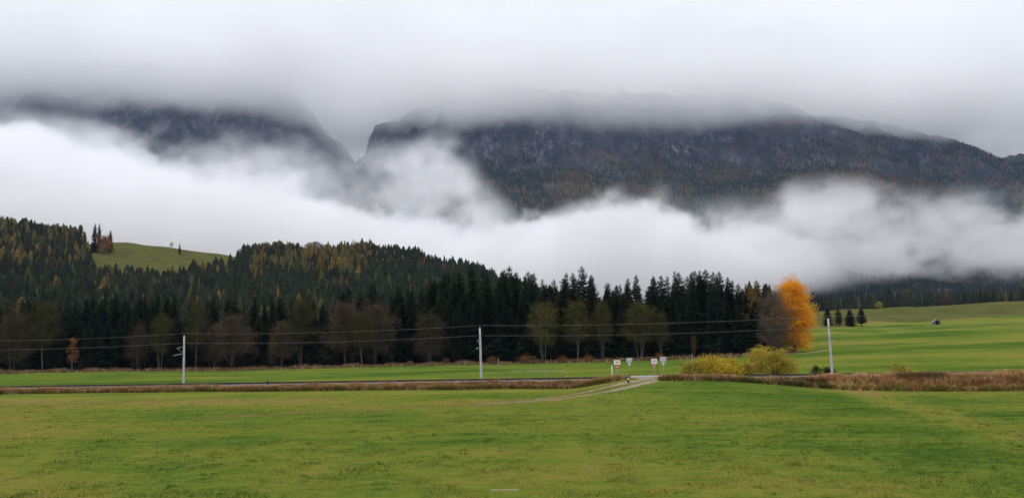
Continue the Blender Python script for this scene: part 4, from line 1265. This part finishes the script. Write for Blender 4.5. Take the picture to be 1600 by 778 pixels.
n5 = g.noise(52, 3, (1, 1, 1.1), (2, 8, 3), .6)
nn = g.m('MULTIPLY_ADD', n5, .22, g.m('MULTIPLY_ADD', n2, .6, n1))
dt = g.m('ADD', g.m('SUBTRACT', top, g.Z), g.m('MULTIPLY', nn, 400))
db = g.m('ADD', g.m('SUBTRACT', g.Z, bot), g.m('MULTIPLY', nn, 120))
df = g.m('ADD', g.m('SUBTRACT', g.Y, front), g.m('MULTIPLY', nn, 260))
body = g.m('MULTIPLY', g.m('MULTIPLY', g.ss(dt, -2, 30), g.ss(db, -30, 60)), g.ss(df, -40, 170))
thin = g.curve(A, [((p - CX) / F, d) for p, d in [(-300, 1), (1100, 1), (1250, .85), (1400, .7), (1600, .7), (1900, .7)]])
n4 = g.noise(260, 6, (1, .8, 1.3), (4, 2, 7), .6)
rag = g.ss(g.m('ADD', n4, g.curve(A, [((p - CX) / F, d) for p, d in [(-300, .5), (1150, .5), (1300, .07), (1450, .02), (1900, .02)]])), -.02, .12)
body = g.m('MULTIPLY', g.m('MULTIPLY', body, thin), rag)
# torn wisps climbing above the bank
n3 = g.noise(230, 6, (1, .6, 1.2), (1, 9, 4), .60)
wtop = g.curve(A, [col_z(p, y, 2500) for p, y in [(-300, 145), (0, 172), (150, 180), (300, 188), (450, 205), (560, 230), (640, 226), (690, 208), (730, 236), (780, 300), (850, 330), (1100, 320), (1200, 318), (1255, 290), (1330, 285), (1450, 300), (1530, 300), (1600, 280), (1900, 270)]])
wtop = g.m('MULTIPLY', wtop, g.m('DIVIDE', g.Y, 2500))
wt = g.m('ADD', g.m('SUBTRACT', wtop, g.Z), g.m('MULTIPLY', n3, 160))
wb = g.m('ADD', g.m('SUBTRACT', g.Z, bot), g.m('MULTIPLY', n3, 120))
wy = g.m('MULTIPLY', g.ss(g.Y, 1500, 1800), g.m('SUBTRACT', 1, g.ss(g.Y, 2500, 2790)))
wgate = g.ss(n3, .01, .12)
wisp = g.m('MULTIPLY', g.m('MULTIPLY', g.ss(wt, -30, 140), g.ss(wb, -20, 80)), g.m('MULTIPLY', wy, wgate))
wk = g.curve(A, [((p - CX) / F, d) for p, d in [(-300, .6), (0, .5), (150, .38), (300, .36), (450, .40), (560, .35), (640, .6), (700, .75), (760, .4), (900, .35), (1150, .5), (1260, 1.0), (1600, 1.0), (1900, 1)]])
wisp = g.m('MULTIPLY', g.m('MULTIPLY', wisp, wk), .0075)
dens = g.m('MAXIMUM', g.m('MULTIPLY', body, .012), wisp)
g.finish('fog_bank', (-2050, 900, 0), (2050, 2800, 860), (7.6, 8.5, 7.2), dens, vol_mat('fog', (.960, .962, .972), 1.0),
         'bright white bank of valley fog lying behind the wooded hill')

# cloud deck hiding the summits
g = GN('cloud_deck')
n1 = g.noise(900, 5, (1, 1, 1.6), (2, 4, 1), .55)
n2 = g.noise(230, 4, (1, 1, 1.2), (5, 2, 8), .6)
A = g.m('DIVIDE', g.X, g.Y)
base = g.curve(A, [((p - CX) / F, z) for p, z in [(-700, 1300), (0, 1275), (250, 1190), (420, 1185), (500, 1130), (560, 1070), (640, 1040), (800, 1000), (1150, 1000), (1300, 980), (1400, 985), (1480, 985), (1560, 1010), (1650, 1080), (2300, 1100)]])
h = g.m('ADD', g.m('SUBTRACT', g.Z, base), g.m('MULTIPLY_ADD', n1, 330, g.m('MULTIPLY', n2, 150)))
lo = g.ss(h, 0, 110)
near = g.ss(g.m('MULTIPLY_ADD', n1, 900, g.Y), 2900, 3950)
hi = g.m('SUBTRACT', 1, g.ss(h, 250, 520))
dens = g.m('MULTIPLY', g.m('MULTIPLY', lo, near), g.m('MULTIPLY', hi, g.m('MULTIPLY_ADD', g.ss(n1, -.12, .15), .0044, .0036)))
g.finish('cloud_deck', (-5200, 2300, 720), (5200, 6400, 1950), (34, 34, 24), dens, vol_mat('cloud', (.998, .998, .999), 1.0),
         'grey cloud deck covering the mountain tops')

# air: pale haze of even density round everything
mb = MB()
mb.box((0, 4600, 1110), (19000, 10800, 2300))
hz = mb.build('haze', vol_mat('haze', (.42, .60, 1.0), HAZE, False, .0), kind='stuff', label='thin bluish haze filling the valley air')
